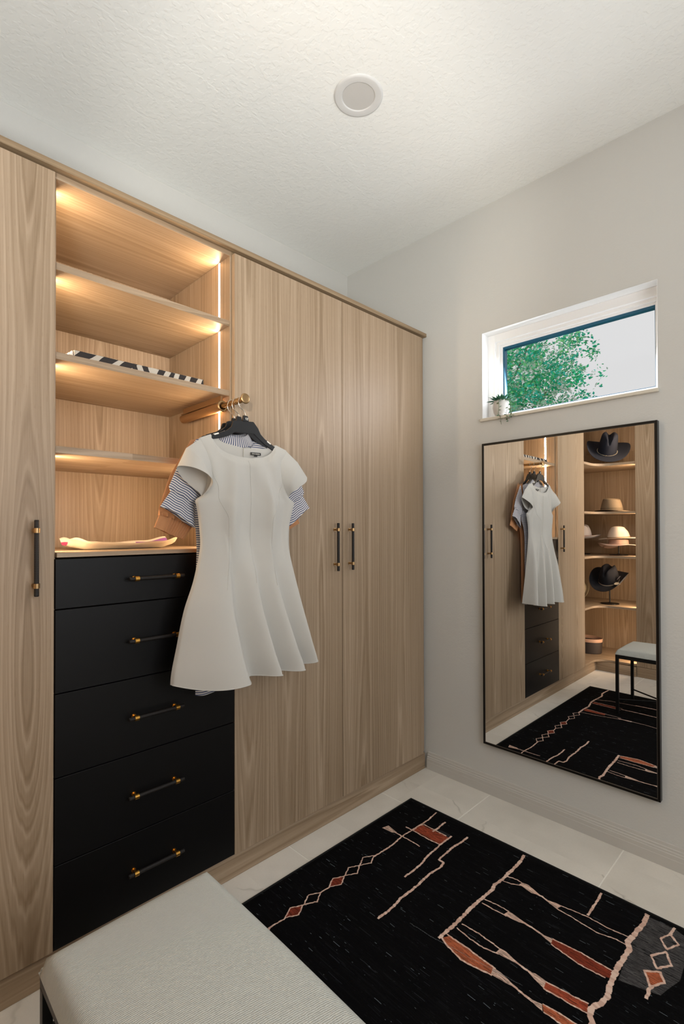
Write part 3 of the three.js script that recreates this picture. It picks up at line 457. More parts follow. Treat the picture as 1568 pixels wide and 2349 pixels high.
{
  // the white dress
  const X = 0.100;
  const o = thing('white_dress', 'white cap-sleeve dress with flared skirt, frontmost on the valet rod', 'dress', [X, 0, RZ]);
  const L = [[0.76, 0.252], [0.881, 0.231], [0.979, 0.209], [1.057, 0.181], [1.11, 0.167], [1.142, 0.160], [1.184, 0.155], [1.262, 0.162], [1.30, 0.169], [1.316, 0.171], [1.329, 0.152], [1.347, 0.139], [1.37, 0.132], [1.40, 0.131], [1.46, 0.142], [1.51, 0.158], [1.53, 0.158]];
  const R = [[0.748, -0.283], [0.824, -0.266], [0.951, -0.235], [1.05, -0.213], [1.133, -0.198], [1.177, -0.193], [1.244, -0.196], [1.293, -0.210], [1.322, -0.216], [1.335, -0.194], [1.357, -0.180], [1.382, -0.170], [1.41, -0.162], [1.458, -0.165], [1.505, -0.186], [1.53, -0.186]];
  const neck = (F) => (a) => {
    if (a > 0.119) return lerp(1.526, 1.509, (a - 0.119) / 0.04); if (a < -0.134) return lerp(1.521, 1.506, (-0.134 - a) / 0.053);
    return interp(F, a);
  };
  const NF = [[-0.134, 1.521], [-0.125, 1.505], [-0.112, 1.490], [-0.095, 1.479], [-0.078, 1.472], [-0.029, 1.463], [0.034, 1.465], [0.060, 1.470], [0.085, 1.481], [0.103, 1.497], [0.112, 1.511], [0.119, 1.526]];
  const NB = [[-0.134, 1.521], [-0.107, 1.506], [-0.051, 1.4985], [0.003, 1.497], [0.074, 1.506], [0.119, 1.526]];
  const depth = (y) => interpS([[0.74, 0.046], [1.0, 0.040], [1.18, 0.028], [1.30, 0.034], [1.40, 0.030], [1.48, 0.018], [1.53, 0.007]], y);
  const lines = [[0, 0], [0.20, 0.47], [0.47, 0.655], [0.69, 0.845], [1, 1]];
  const flutes = (s, y, back) => {
    const k = smooth(1.16, 0.74, y), kk = clamp((1.25 - y) / 0.51), st = lines.map(([a, b]) => lerp(a, b, Math.pow(kk, 0.85)));
    let f = 0; for (let i = 0; i < 4; i++) if (s >= st[i] && s <= st[i + 1]) { const q = (s - st[i]) / (st[i + 1] - st[i]); f = q < 0.80 ? Math.pow(Math.sin(q / 0.80 * Math.PI / 2), 1.6) : 0.5 + 0.5 * Math.cos((q - 0.80) / 0.20 * Math.PI); break; }
    let d = f * (0.072 * Math.pow(clamp((1.23 - y) / 0.49), 1.15));
    if (!back && y > 1.05) {                                   // soft drape above the waist, along the princess seams
      const t = (y - 1.05) / 0.45, b = Math.sin(clamp((y - 1.08) / 0.36) * Math.PI);
      d += 0.018 * b * (Math.exp(-(((s - 0.27 - 0.02 * t) / 0.07) ** 2)) + 0.9 * Math.exp(-(((s - 0.74 + 0.05 * t) / 0.06) ** 2)) - 0.7 * Math.exp(-(((s - 0.5) / 0.12) ** 2)) - 0.5 * Math.exp(-(((s - 0.88) / 0.05) ** 2)));
      d += 0.0035 * Math.sin(s * 23 + y * 9) * smooth(1.30, 1.42, y) * smooth(1.5, 1.44, y);
    }
    return back ? -d * 0.05 : d;
  };
  const hem = (s) => 0.742 + 0.022 * Math.pow(Math.abs(2 * s - 1), 3) - 0.006 * Math.sin(s * 9);
  const Ls = [[0.76, 0.252], [0.881, 0.231], [0.979, 0.209], [1.057, 0.181], [1.11, 0.167], [1.142, 0.160], [1.184, 0.155], [1.262, 0.160], [1.33, 0.158], [1.40, 0.150], [1.46, 0.148], [1.51, 0.156], [1.53, 0.158]];
  const Rs = [[0.748, -0.283], [0.824, -0.266], [0.951, -0.235], [1.05, -0.213], [1.133, -0.198], [1.177, -0.193], [1.244, -0.196], [1.33, -0.195], [1.40, -0.182], [1.458, -0.175], [1.505, -0.184], [1.53, -0.186]];
  const face = clothBody(o, 'front_cloth', whiteCloth, { L, R, Ls, Rs, hemY: hem, topF: neck(NF), depth, flutes, N: 150, M: 110 });
  const seamAt = (s, v0, v1, n = 30) => tube(Array.from({ length: n + 1 }, (_, i) => { const v = lerp(v0, v1, i / n), p = face(typeof s === 'function' ? s(v) : s, v); return [p[0] + 0.0001, p[1], p[2]]; }), 0.0009, 60, 6);
  part(o, 'seam', seamAt(0.5, 0.42, 0.985), whiteCloth); part(o, 'seam', seamAt((v) => 0.235 - 0.19 * smooth(0.70, 0.86, v), 0.40, 0.86), whiteCloth); part(o, 'seam', seamAt((v) => 0.71 + 0.24 * smooth(0.70, 0.86, v), 0.40, 0.86), whiteCloth);
  part(o, 'hem_fold', tube(Array.from({ length: 121 }, (_, i) => { const p = face(0.004 + 0.992 * i / 120, 0); return [p[0], p[1] + 0.001, p[2]]; }), 0.0016, 300, 6), whiteCloth);
  clothBody(o, 'back_cloth', whiteCloth, { L, R, Ls, Rs, hemY: hem, topF: neck(NB), depth, flutes, back: true });
  // cap sleeves: armhole ring to hem ring
  const armL = [[0.152, 1.509, 0], [0.128, 1.465, 0.006], [0.116, 1.41, 0.010], [0.120, 1.36, 0.010], [0.150, 1.322, 0.004], [0.130, 1.345, -0.004], [0.118, 1.39, -0.004], [0.128, 1.455, -0.003]];
  const midL = [[0.203, 1.472, 0.002], [0.180, 1.448, 0.033], [0.155, 1.408, 0.045], [0.137, 1.372, 0.034], [0.152, 1.330, 0.004], [0.155, 1.345, -0.020], [0.168, 1.385, -0.030], [0.190, 1.440, -0.020]];
  const cufL = [[0.233, 1.412, 0.004], [0.205, 1.410, 0.045], [0.162, 1.391, 0.058], [0.134, 1.367, 0.040], [0.148, 1.332, 0.004], [0.161, 1.345, -0.024], [0.188, 1.365, -0.036], [0.217, 1.390, -0.026]];
  ringLoft([armL, midL, cufL], whiteCloth, o, 'sleeve');
  const mir = (r, f) => r.map(f);
  const armR = [[-0.182, 1.507, 0], [-0.152, 1.47, 0.006], [-0.146, 1.42, 0.009], [-0.150, 1.38, 0.010], [-0.186, 1.333, 0.004], [-0.160, 1.355, -0.004], [-0.150, 1.40, -0.004], [-0.156, 1.46, -0.003]];
  const midR = [[-0.236, 1.470, 0], [-0.215, 1.440, 0.026], [-0.188, 1.405, 0.036], [-0.176, 1.378, 0.030], [-0.193, 1.340, 0.006], [-0.196, 1.352, -0.014], [-0.210, 1.39, -0.022], [-0.228, 1.44, -0.016]];
  const cufR = [[-0.279, 1.420, 0], [-0.258, 1.400, 0.026], [-0.222, 1.378, 0.036], [-0.192, 1.358, 0.030], [-0.190, 1.343, 0.006], [-0.205, 1.350, -0.014], [-0.235, 1.370, -0.022], [-0.264, 1.400, -0.016]];
  ringLoft([armR, midR, cufR], whiteCloth, o, 'sleeve');
  // zip tab and brand label inside the back of the neck
  const lab = canvasTex(256, 64, (g, w, h) => { g.fillStyle = '#15130f'; g.fillRect(0, 0, w, h); g.fillStyle = '#d8d4c8'; g.font = 'bold 34px sans-serif'; g.textAlign = 'center'; g.textBaseline = 'middle'; g.fillText('STEVE MADDEN', w / 2, h / 2, 200); });
  const lt = board(-0.0005, 0.0005, -0.0045, 0.0045, -0.021, 0.021, 'y', [0, 0], 0.0003);
  { const p = lt.attributes.position, uv = lt.attributes.uv; for (let i = 0; i < p.count; i++) uv.setXY(i, 0.5 - p.getZ(i) / 0.042, 0.5 + p.getY(i) / 0.009); }
  const lm = part(o, 'brand_label', lt, new THREE.MeshStandardMaterial({ map: lab, roughness: 0.7 }), [0.0012, 1.4810, -0.052], [0.03, 0, 0]); lm.userData.label = 'black neck label with white lettering';
  part(o, 'size_tab', board(-0.0005, 0.0005, -0.003, 0.003, -0.006, 0.006, 'y', [0, 0], 0.0003), new THREE.MeshStandardMaterial({ color: 0x1a1714, roughness: 0.7 }), [0.0014, 1.4745, -0.052]);
  part(o, 'zip', tube([[-0.0005, 1.495, -0.004], [-0.0022, 1.47, -0.005], [-0.0045, 1.43, -0.005]], 0.0011, 12, 6), new THREE.MeshStandardMaterial({ color: 0xb9b2a4, roughness: 0.4 }));
  hanger(X, 'black plastic hanger marked 12 inside the white dress', 0, 1, 0, true);
}
{
  // blue striped dress behind it
  const X = 0.061, o = thing('striped_dress', 'blue and white striped dress hanging behind the white dress', 'dress', [X, 0, RZ]);
  const L = [[0.714, 0.150], [1.05, 0.150], [1.16, 0.146], [1.23, 0.150], [1.29, 0.156], [1.305, 0.150], [1.36, 0.130], [1.43, 0.132], [1.50, 0.150], [1.54, 0.150]];
  const R = [[0.714, -0.155], [1.05, -0.160], [1.16, -0.160], [1.23, -0.175], [1.29, -0.205], [1.36, -0.175], [1.43, -0.170], [1.50, -0.180], [1.54, -0.180]];
  const top = (F) => (a) => a > 0.075 ? lerp(1.540, 1.510, (a - 0.075) / 0.075) : a < -0.085 ? lerp(1.535, 1.506, (-0.085 - a) / 0.095) : interp(F, a);
  const depth = (y) => interp([[0.7, 0.016], [1.2, 0.012], [1.45, 0.012], [1.54, 0.005]], y);
  const fl = (s, y, b) => 0.004 * Math.sin(s * 26 + (b ? 2 : 0)) * smooth(1.2, 0.8, y);
  const hem = (s) => 0.703 - 0.006 * Math.sin(s * 9 + 0.5) + 0.035 * smooth(0.18, 0.45, s);
  clothBody(o, 'front_cloth', stripeCloth, { L, R, hemY: hem, topF: top([[-0.085, 1.535], [-0.05, 1.50], [0, 1.485], [0.04, 1.50], [0.075, 1.540]]), depth, flutes: fl });
  clothBody(o, 'back_cloth', stripeCloth, { L, R, hemY: hem, topF: top([[-0.085, 1.535], [0, 1.522], [0.075, 1.540]]), depth, flutes: fl, back: true });
  // puffed sleeves with flared cuffs
  const sl = (pts) => pts;
  const A = [[0.152, 1.506, 0], [0.140, 1.45, 0.010], [0.131, 1.38, 0.012], [0.140, 1.32, 0.008], [0.155, 1.295, 0], [0.138, 1.33, -0.008], [0.131, 1.39, -0.010], [0.142, 1.46, -0.008]];
  const B = [[0.214, 1.412, 0], [0.195, 1.385, 0.020], [0.170, 1.352, 0.024], [0.150, 1.315, 0.016], [0.153, 1.295, 0], [0.155, 1.315, -0.012], [0.175, 1.355, -0.014], [0.200, 1.393, -0.010]];
  const C = [[0.238, 1.356, 0], [0.217, 1.345, 0.016], [0.190, 1.329, 0.019], [0.163, 1.309, 0.014], [0.152, 1.296, 0], [0.163, 1.308, -0.010], [0.192, 1.326, -0.012], [0.220, 1.343, -0.009]];
  const D0 = [[0.233, 1.341, 0], [0.213, 1.334, 0.012], [0.190, 1.322, 0.014], [0.165, 1.308, 0.010], [0.152, 1.298, 0], [0.165, 1.306, -0.009], [0.190, 1.320, -0.010], [0.213, 1.332, -0.008]];
  const E = [[0.266, 1.294, 0], [0.236, 1.283, 0.022], [0.205, 1.262, 0.026], [0.175, 1.242, 0.020], [0.151, 1.228, 0], [0.178, 1.243, -0.012], [0.205, 1.262, -0.014], [0.236, 1.282, -0.010]];
  ringLoft([A, B, C, D0], stripeCloth, o, 'sleeve', (u, v) => 0.0022 * Math.sin(u * 6.283 * 15) * smooth(0.45, 0.98, v), [0.498, -0.867]); ringLoft([D0, E], stripeCloth, o, 'cuff', () => 0, [0.498, -0.867]);
  const flip = (r) => r.map(([a, y, d]) => [-a * 1.0 - 0.062 + (a < 0.16 ? 0.0 : 0), y + 0.012 * clamp((a - 0.15) / 0.1), d * 0.8]);
  ringLoft([A, B, C, D0].map(flip), stripeCloth, o, 'sleeve', (u, v) => 0.0018 * Math.sin(u * 6.283 * 15) * smooth(0.45, 0.98, v), [-0.498, -0.867]); ringLoft([D0, E].map(flip), stripeCloth, o, 'cuff', () => 0, [-0.498, -0.867]);
  // stand collar
  const col = grid(40, 6, (u, v) => { const t = u * Math.PI * 2; return [0.013 * Math.sin(t) * (1 - 0.2 * v), 1.519 + 0.006 * Math.cos(t * 2) + v * 0.034 - 0.012 * Math.sin(t) * (Math.sin(t) > 0 ? 1 : 0), 0.002 + 0.070 * Math.cos(t) * (1 - 0.28 * v)]; }, (u, v) => [v * 0.03, u * 0.33]);
  part(o, 'collar', col, stripeCloth);
  hanger(X, 'black plastic hanger inside the striped dress', 0, 0.96, -0.002);
}
{
  // brown dress at the back
  const X = 0.032, o = thing('brown_dress', 'tan brown dress with gathered cuffs, rearmost on the rod', 'dress', [X, 0, RZ]);
  const L = [[0.745, 0.120], [1.0, 0.120], [1.16, 0.116], [1.24, 0.122], [1.30, 0.132], [1.36, 0.120], [1.43, 0.128], [1.50, 0.152], [1.54, 0.152]];
  const R = [[0.745, -0.150], [1.16, -0.155], [1.30, -0.185], [1.36, -0.165], [1.43, -0.165], [1.50, -0.18], [1.54, -0.18]];
  const top = (F) => (a) => a > 0.08 ? lerp(1.536, 1.512, (a - 0.08) / 0.072) : a < -0.09 ? lerp(1.532, 1.508, (-0.09 - a) / 0.09) : interp(F, a);
  const depth = (y) => interp([[0.7, 0.010], [1.2, 0.009], [1.45, 0.009], [1.54, 0.004]], y);
  const fl = (s, y, b) => 0.003 * Math.sin(s * 22 + (b ? 1 : 0)) * smooth(1.2, 0.8, y);
  const hem = (s) => 0.748;
  clothBody(o, 'front_cloth', brownCloth, { L, R, hemY: hem, topF: top([[-0.09, 1.532], [0, 1.49], [0.08, 1.536]]), depth, flutes: fl });
  clothBody(o, 'back_cloth', brownCloth, { L, R, hemY: hem, topF: top([[-0.09, 1.532], [0, 1.52], [0.08, 1.536]]), depth, flutes: fl, back: true });
  const A = [[0.153, 1.509, 0], [0.142, 1.45, 0.008], [0.122, 1.38, 0.009], [0.125, 1.33, 0.006], [0.132, 1.30, 0], [0.122, 1.33, -0.006], [0.121, 1.39, -0.007], [0.142, 1.46, -0.006]];
  const B = [[0.222, 1.392, 0], [0.200, 1.368, 0.011], [0.175, 1.335, 0.013], [0.145, 1.305, 0.009], [0.128, 1.285, 0], [0.145, 1.305, -0.007], [0.175, 1.335, -0.008], [0.200, 1.368, -0.006]];
  const C = [[0.257, 1.290, 0], [0.230, 1.283, 0.014], [0.200, 1.270, 0.016], [0.165, 1.254, 0.012], [0.138, 1.246, 0], [0.165, 1.254, -0.007], [0.200, 1.270, -0.009], [0.230, 1.283, -0.007]];
  const D0 = [[0.257, 1.268, 0], [0.232, 1.263, 0.010], [0.203, 1.253, 0.011], [0.170, 1.242, 0.008], [0.146, 1.234, 0], [0.170, 1.242, -0.006], [0.203, 1.253, -0.007], [0.232, 1.263, -0.006]];
  const E = [[0.272, 1.231, 0], [0.248, 1.222, 0.012], [0.225, 1.210, 0.013], [0.198, 1.200, 0.010], [0.176, 1.193, 0], [0.198, 1.200, -0.006], [0.225, 1.210, -0.008], [0.248, 1.222, -0.007]];
  ringLoft([A, B, C, D0], brownCloth, o, 'sleeve', (u, v) => 0.0060 * Math.sin(u * 6.283 * 11) * smooth(0.70, 0.98, v)); ringLoft([D0, E], brownCloth, o, 'cuff', (u, v) => 0.0040 * Math.sin(u * 6.283 * 30) * smooth(0.10, 0.22, u) * smooth(0.60, 0.5, u) + 0.0016 * Math.sin(u * 44));
  const flip = (r) => r.map(([a, y, d]) => [-a - 0.030, y + 0.016, d * 0.6]);
  ringLoft([A, B, C, D0].map(flip), brownCloth, o, 'sleeve'); ringLoft([D0, E].map(flip), brownCloth, o, 'cuff', (u, v) => 0.0008 * Math.sin(u * 6.283 * 30));
  hanger(X, 'black plastic hanger inside the brown dress', 0, 0.96, 0.0);
}
// ------------------------------------------------------------------ things on the lit shelves
{
  const zeb = canvasTex(1024, 128, (g, w, h) => {
    g.fillStyle = '#b3ab9e'; g.fillRect(0, 0, w, h); g.fillStyle = '#1d1512';
    let x = -20; let k = 0;
    while (x < w) {                                           // slanted bars that fork and taper, like the print on the box
      const wd = 36 + 30 * rnd() + (x < 420 ? 50 : 0), sl = x < 420 ? 60 + 30 * rnd() : x < 560 ? -26 : 22 + 14 * rnd(), cv = 14 * (rnd() - 0.5);
      g.beginPath(); g.moveTo(x + sl, -4); g.bezierCurveTo(x + sl * 0.6 + cv, h * 0.35, x + sl * 0.4 - cv, h * 0.6, x, h + 4); g.lineTo(x + wd * (0.55 + rnd() * 0.6), h + 4);
      g.bezierCurveTo(x + sl * 0.4 + wd + cv, h * 0.62, x + sl * 0.6 + wd * 0.9, h * 0.35, x + sl + wd, -4); g.closePath(); g.fill();
      x += wd + 30 + 18 * rnd(); k++;
    }
  });
  const b = thing('zebra_box', 'flat zebra-striped box lying on an upper lit shelf', 'box', [0, 1.7185, 0]);
  const cover = board(-0.36, -0.052, 0, 0.0265, 1.243, 1.656, 'z', [0, 0], 0.002);
  { const p = cover.attributes.position, n = cover.attributes.normal, uv = cover.attributes.uv; for (let i = 0; i < p.count; i++) { const top = Math.abs(n.getY(i)) > 0.7; uv.setXY(i, (1.656 - p.getZ(i)) / 0.413, top ? (p.getX(i) + 0.36) / 0.05 : p.getY(i) / 0.0265); } }
  part(b, 'cover', cover, new THREE.MeshStandardMaterial({ map: zeb, roughness: 0.7 }));
  const paper = new THREE.MeshStandardMaterial({ color: 0xe6ddd0, roughness: 0.9 });
  for (const [a, h] of [[1.657, 0.024], [1.664, 0.018], [1.672, 0.012]]) part(b, 'page_end', board(-0.33, -0.057, 0.0005, h, a, a + 0.004, 'x', [0, 0], 0.0008), paper);
}
{
  const print = canvasTex(512, 256, (g, w, h) => {
    g.fillStyle = '#e9dfcc'; g.fillRect(0, 0, w, h); g.fillStyle = '#b2446a'; g.beginPath(); g.moveTo(0, 40); g.lineTo(120, 20); g.lineTo(95, 190); g.lineTo(0, 210); g.fill();
    g.fillStyle = '#8a8a80'; g.fillRect(300, 30, 60, 190); g.fillStyle = '#8e5d9c'; g.fillRect(360, 20, 152, 210); g.fillStyle = '#a9a498'; g.beginPath(); g.ellipse(180, 120, 50, 40, 0, 0, 7); g.fill();
  });
  const t = thing('ceramic_tray', 'long pale ceramic tray with upturned ends and purple and pink patches', 'tray', [-0.205, 1.1615, 1.462]);
  const up = (a, c) => 0.0035 + 0.010 * smooth(0.60, 1, Math.abs(a)) + 0.021 * smooth(0.35, 1, Math.abs(c)) * (1 - 0.25 * smooth(0.5, 0, Math.abs(a))) + (a > 0.70 ? 0.006 * smooth(0.70, 0.88, a) * smooth(1.02, 0.9, a) * smooth(0.0, 0.9, Math.abs(c)) : 0) + (a < -0.7 ? 0.004 * smooth(-0.7, -1, a) : 0);
  const half = 0.176, wid = 0.085;
  const at = (u, v) => { const a = u * 2 - 1, c = v * 2 - 1; return [c * wid * (1 - 0.34 * Math.pow(Math.abs(a), 2.2)), up(a, c), a * half]; };
  const top = grid(64, 24, at, (u, v) => [1 - u, v]); { const ix = top.index.array; for (let i = 0; i < ix.length; i += 3) { const q = ix[i + 1]; ix[i + 1] = ix[i + 2]; ix[i + 2] = q; } top.computeVertexNormals(); }
  part(t, 'glazed_inside', top, new THREE.MeshStandardMaterial({ map: print, roughness: 0.3, side: 2 }));
  part(t, 'underside', grid(64, 24, (u, v) => { const p = at(u, v), e = Math.min(u, 1 - u, v, 1 - v); return [p[0], Math.max(0.0003, p[1] - 0.0052 * smooth(0, 0.035, e)), p[2]]; }), new THREE.MeshStandardMaterial({ color: 0xe6d8bc, roughness: 0.45, side: 2 }));
}
// ------------------------------------------------------------------ pot with trailing plant on the sill
const leafGeo = (L, Wd) => { const g = new THREE.BufferGeometry(); g.setAttribute('position', new THREE.Float32BufferAttribute([0, 0, 0, -Wd / 2, 0.10 * L, L * 0.45, 0, 0.02 * L, L * 0.5, Wd / 2, 0.10 * L, L * 0.45, 0, 0.03 * L, L], 3)); g.setIndex([0, 1, 2, 0, 2, 3, 1, 4, 2, 2, 4, 3]); g.setAttribute('uv', new THREE.Float32BufferAttribute([0.5, 0, 0, 0.5, 0.5, 0.5, 1, 0.5, 0.5, 1], 2)); g.computeVertexNormals(); return g; };
{
  const px = 0.395, pz = -0.030;
  const pot = thing('white_pot', 'round white pot at the left end of the window sill', 'pot', [px, 1.7424, pz]);
  const white = new THREE.MeshStandardMaterial({ color: new THREE.Color().setRGB(0.62, 0.60, 0.57), roughness: 0.28 });
  part(pot, 'bowl', lathe([[0, 0], [0.022, 0], [0.0245, 0.003], [0.034, 0.022], [0.0385, 0.043], [0.037, 0.062], [0.0325, 0.076], [0.0312, 0.077], [0.030, 0.075], [0.034, 0.060], [0.035, 0.043], [0.030, 0.026], [0, 0.022]], 48), white);
  part(pot, 'soil', lathe([[0, 0.068], [0.0325, 0.066]], 24), new THREE.MeshStandardMaterial({ color: 0x2e2018, roughness: 1, side: 2 }));
  const pl = thing('trailing_succulent', 'small green succulent with stems trailing over the window sill', 'plant', [px, 1.811, pz]);
  const g1 = new THREE.MeshStandardMaterial({ color: new THREE.Color().setRGB(0.035, 0.16, 0.085), roughness: 0.5, side: 2 }), g2 = new THREE.MeshStandardMaterial({ color: new THREE.Color().setRGB(0.10, 0.15, 0.055), roughness: 0.6, side: 2 });
  const lg = leafGeo(0.046, 0.015), ls = leafGeo(0.0145, 0.009); let n = 0;
  for (let i = 0; i < 42; i++) {
    const t = i * 2.399, e = 0.05 + 0.95 * (i / 42), m = part(pl, 'leaf', lg, g1, [0.016 * Math.cos(t), 0.002, 0.016 * Math.sin(t)]); m.scale.setScalar(0.75 + 0.5 * rnd()); m.rotation.order = 'YXZ'; m.rotation.set(-e + 0.15, Math.PI / 2 - t, 0.3 * (rnd() - 0.5));
  }
  const vines = [[[0.006, 0.006, 0.026], [0.009, 0.004, 0.040], [0.012, -0.03, 0.044], [0.010, -0.062, 0.043], [0.020, -0.080, 0.047], [0.024, -0.112, 0.046]], [[0.026, 0.006, 0.012], [0.046, 0.006, 0.020], [0.052, -0.028, 0.030], [0.046, -0.060, 0.040], [0.052, -0.085, 0.046], [0.056, -0.105, 0.045]], [[0.03, 0.006, 0.0], [0.050, 0.002, 0.01], [0.056, -0.030, 0.018], [0.062, -0.055, 0.030], [0.070, -0.078, 0.046], [0.074, -0.090, 0.045]]];
  for (const v of vines) {
    part(pl, 'stem', tube(v, 0.0009, 30, 6), g2); const c = new THREE.CatmullRomCurve3(v.map((p) => new THREE.Vector3(...p)));
    for (let k = 2; k < 22; k++) { const p = c.getPoint(k / 22), m = part(pl, 'leaf', ls, k % 3 ? g2 : g1, [p.x, p.y, p.z]); m.rotation.set(rnd() * 1.4 - 0.3, k * 2.4, rnd() - 0.5); m.scale.setScalar(0.7 + rnd() * 0.6); }
  }
}
// ------------------------------------------------------------------ hats, stands and basket on the corner shelves
const felt = (r, g, b) => new THREE.MeshStandardMaterial({ color: new THREE.Color().setRGB(r, g, b), roughness: 0.92, side: 2 });
const straw = every(dataTex(128, 128, (u, v) => { const a = Math.sin(u * 6.283 * 20) * 0.5 + 0.5, b = Math.sin(v * 6.283 * 20) * 0.5 + 0.5, k = 205 + 40 * (a > 0.5 !== b > 0.5 ? 1 : 0) + 10 * (hash(u * 40 | 0, v * 40 | 0) - 0.5); return [k, k * 0.985, k * 0.95]; }), 0.16, 0.16);
const strawMat = (r, g, b) => new THREE.MeshStandardMaterial({ map: straw, color: new THREE.Color().setRGB(r, g, b), roughness: 0.8, side: 2 });
function hat(name, label, mat, bandMat, pos, rot, { rx = 0.098, rz = 0.078, H = 0.125, top = 0.74, brimX = 0.185, brimZ = 0.165, curl = 0.05, dip = 0.012, dent = 0.03, pinch = 0.2, band = 0.018, wave = 0 }) {
  const o = thing(name, label, 'hat', pos, 'hats on the corner shelves'); o.rotation.order = 'YXZ'; o.rotation.set(...rot);
  const crown = grid(64, 36, (u, v) => {
    const t = u * 2 * Math.PI, c = Math.cos(t), s = Math.sin(t); let k, y;
    if (v < 0.62) { const q = v / 0.62; k = lerp(1, top, Math.pow(q, 1.5)); y = H * (q - 0.08 * q * q) * 0.92; } else { const q = (v - 0.62) / 0.38; k = top * Math.cos(q * Math.PI / 2); y = H * (0.846 + 0.154 * Math.sin(q * Math.PI / 2)); }
    let x = rx * k * c, z = rz * k * s; const h = smooth(0.45, 1, y / H);
    y -= dent * h * Math.exp(-((z / 0.020) ** 2)) * smooth(-rx, 0, x + rx * 0.4);
    z *= 1 - pinch * h * smooth(0, rx * 0.6, x); y += 0.006 * h * (x < 0 ? 1 : -1) * Math.abs(x) / rx;
    return [x, y, z];
  }, (u, v) => [u * 0.5, v * 0.2]);
  part(o, 'crown', crown, mat);
  const lip = (u, q) => { const t = u * 2 * Math.PI, c = Math.cos(t), s = Math.sin(t), k = q, ex = lerp(rx, brimX, k), ez = lerp(rz, brimZ, k); const side = Math.pow(Math.abs(s), 2.2); return [ex * c, curl * side * k * k - dip * c * c * k * k + wave * Math.sin(t * 3 + 1) * k * k, ez * s * (1 - 0.18 * side * k * clamp(curl / 0.06))]; };
  const brim = grid(96, 21, (u, v) => { const q = v < 0.5 ? v / 0.5 : (1 - v) / 0.5, p = lip(u, Math.min(1, q)); return [p[0], p[1] + (v < 0.5 ? 0.0012 : -0.0012), p[2]]; }, (u, v) => [u * 0.9, v * 0.2]);
  part(o, 'brim', brim, mat);
  if (bandMat) part(o, 'hat_band', grid(64, 2, (u, v) => { const t = u * 2 * Math.PI, k = lerp(1.012, lerp(1, top, Math.pow(band / H, 1.5)) * 1.015 + 0.004, v); return [rx * k * Math.cos(t), 0.002 + v * band, rz * k * Math.sin(t)]; }), bandMat);
  return o;
}
const navy = felt(0.010, 0.014, 0.028), blackFelt = felt(0.0045, 0.0045, 0.0075), cream = felt(0.66, 0.56, 0.46), pale = felt(0.66, 0.58, 0.52), pinkFelt = felt(0.55, 0.38, 0.30);
const HZ = 2.70;
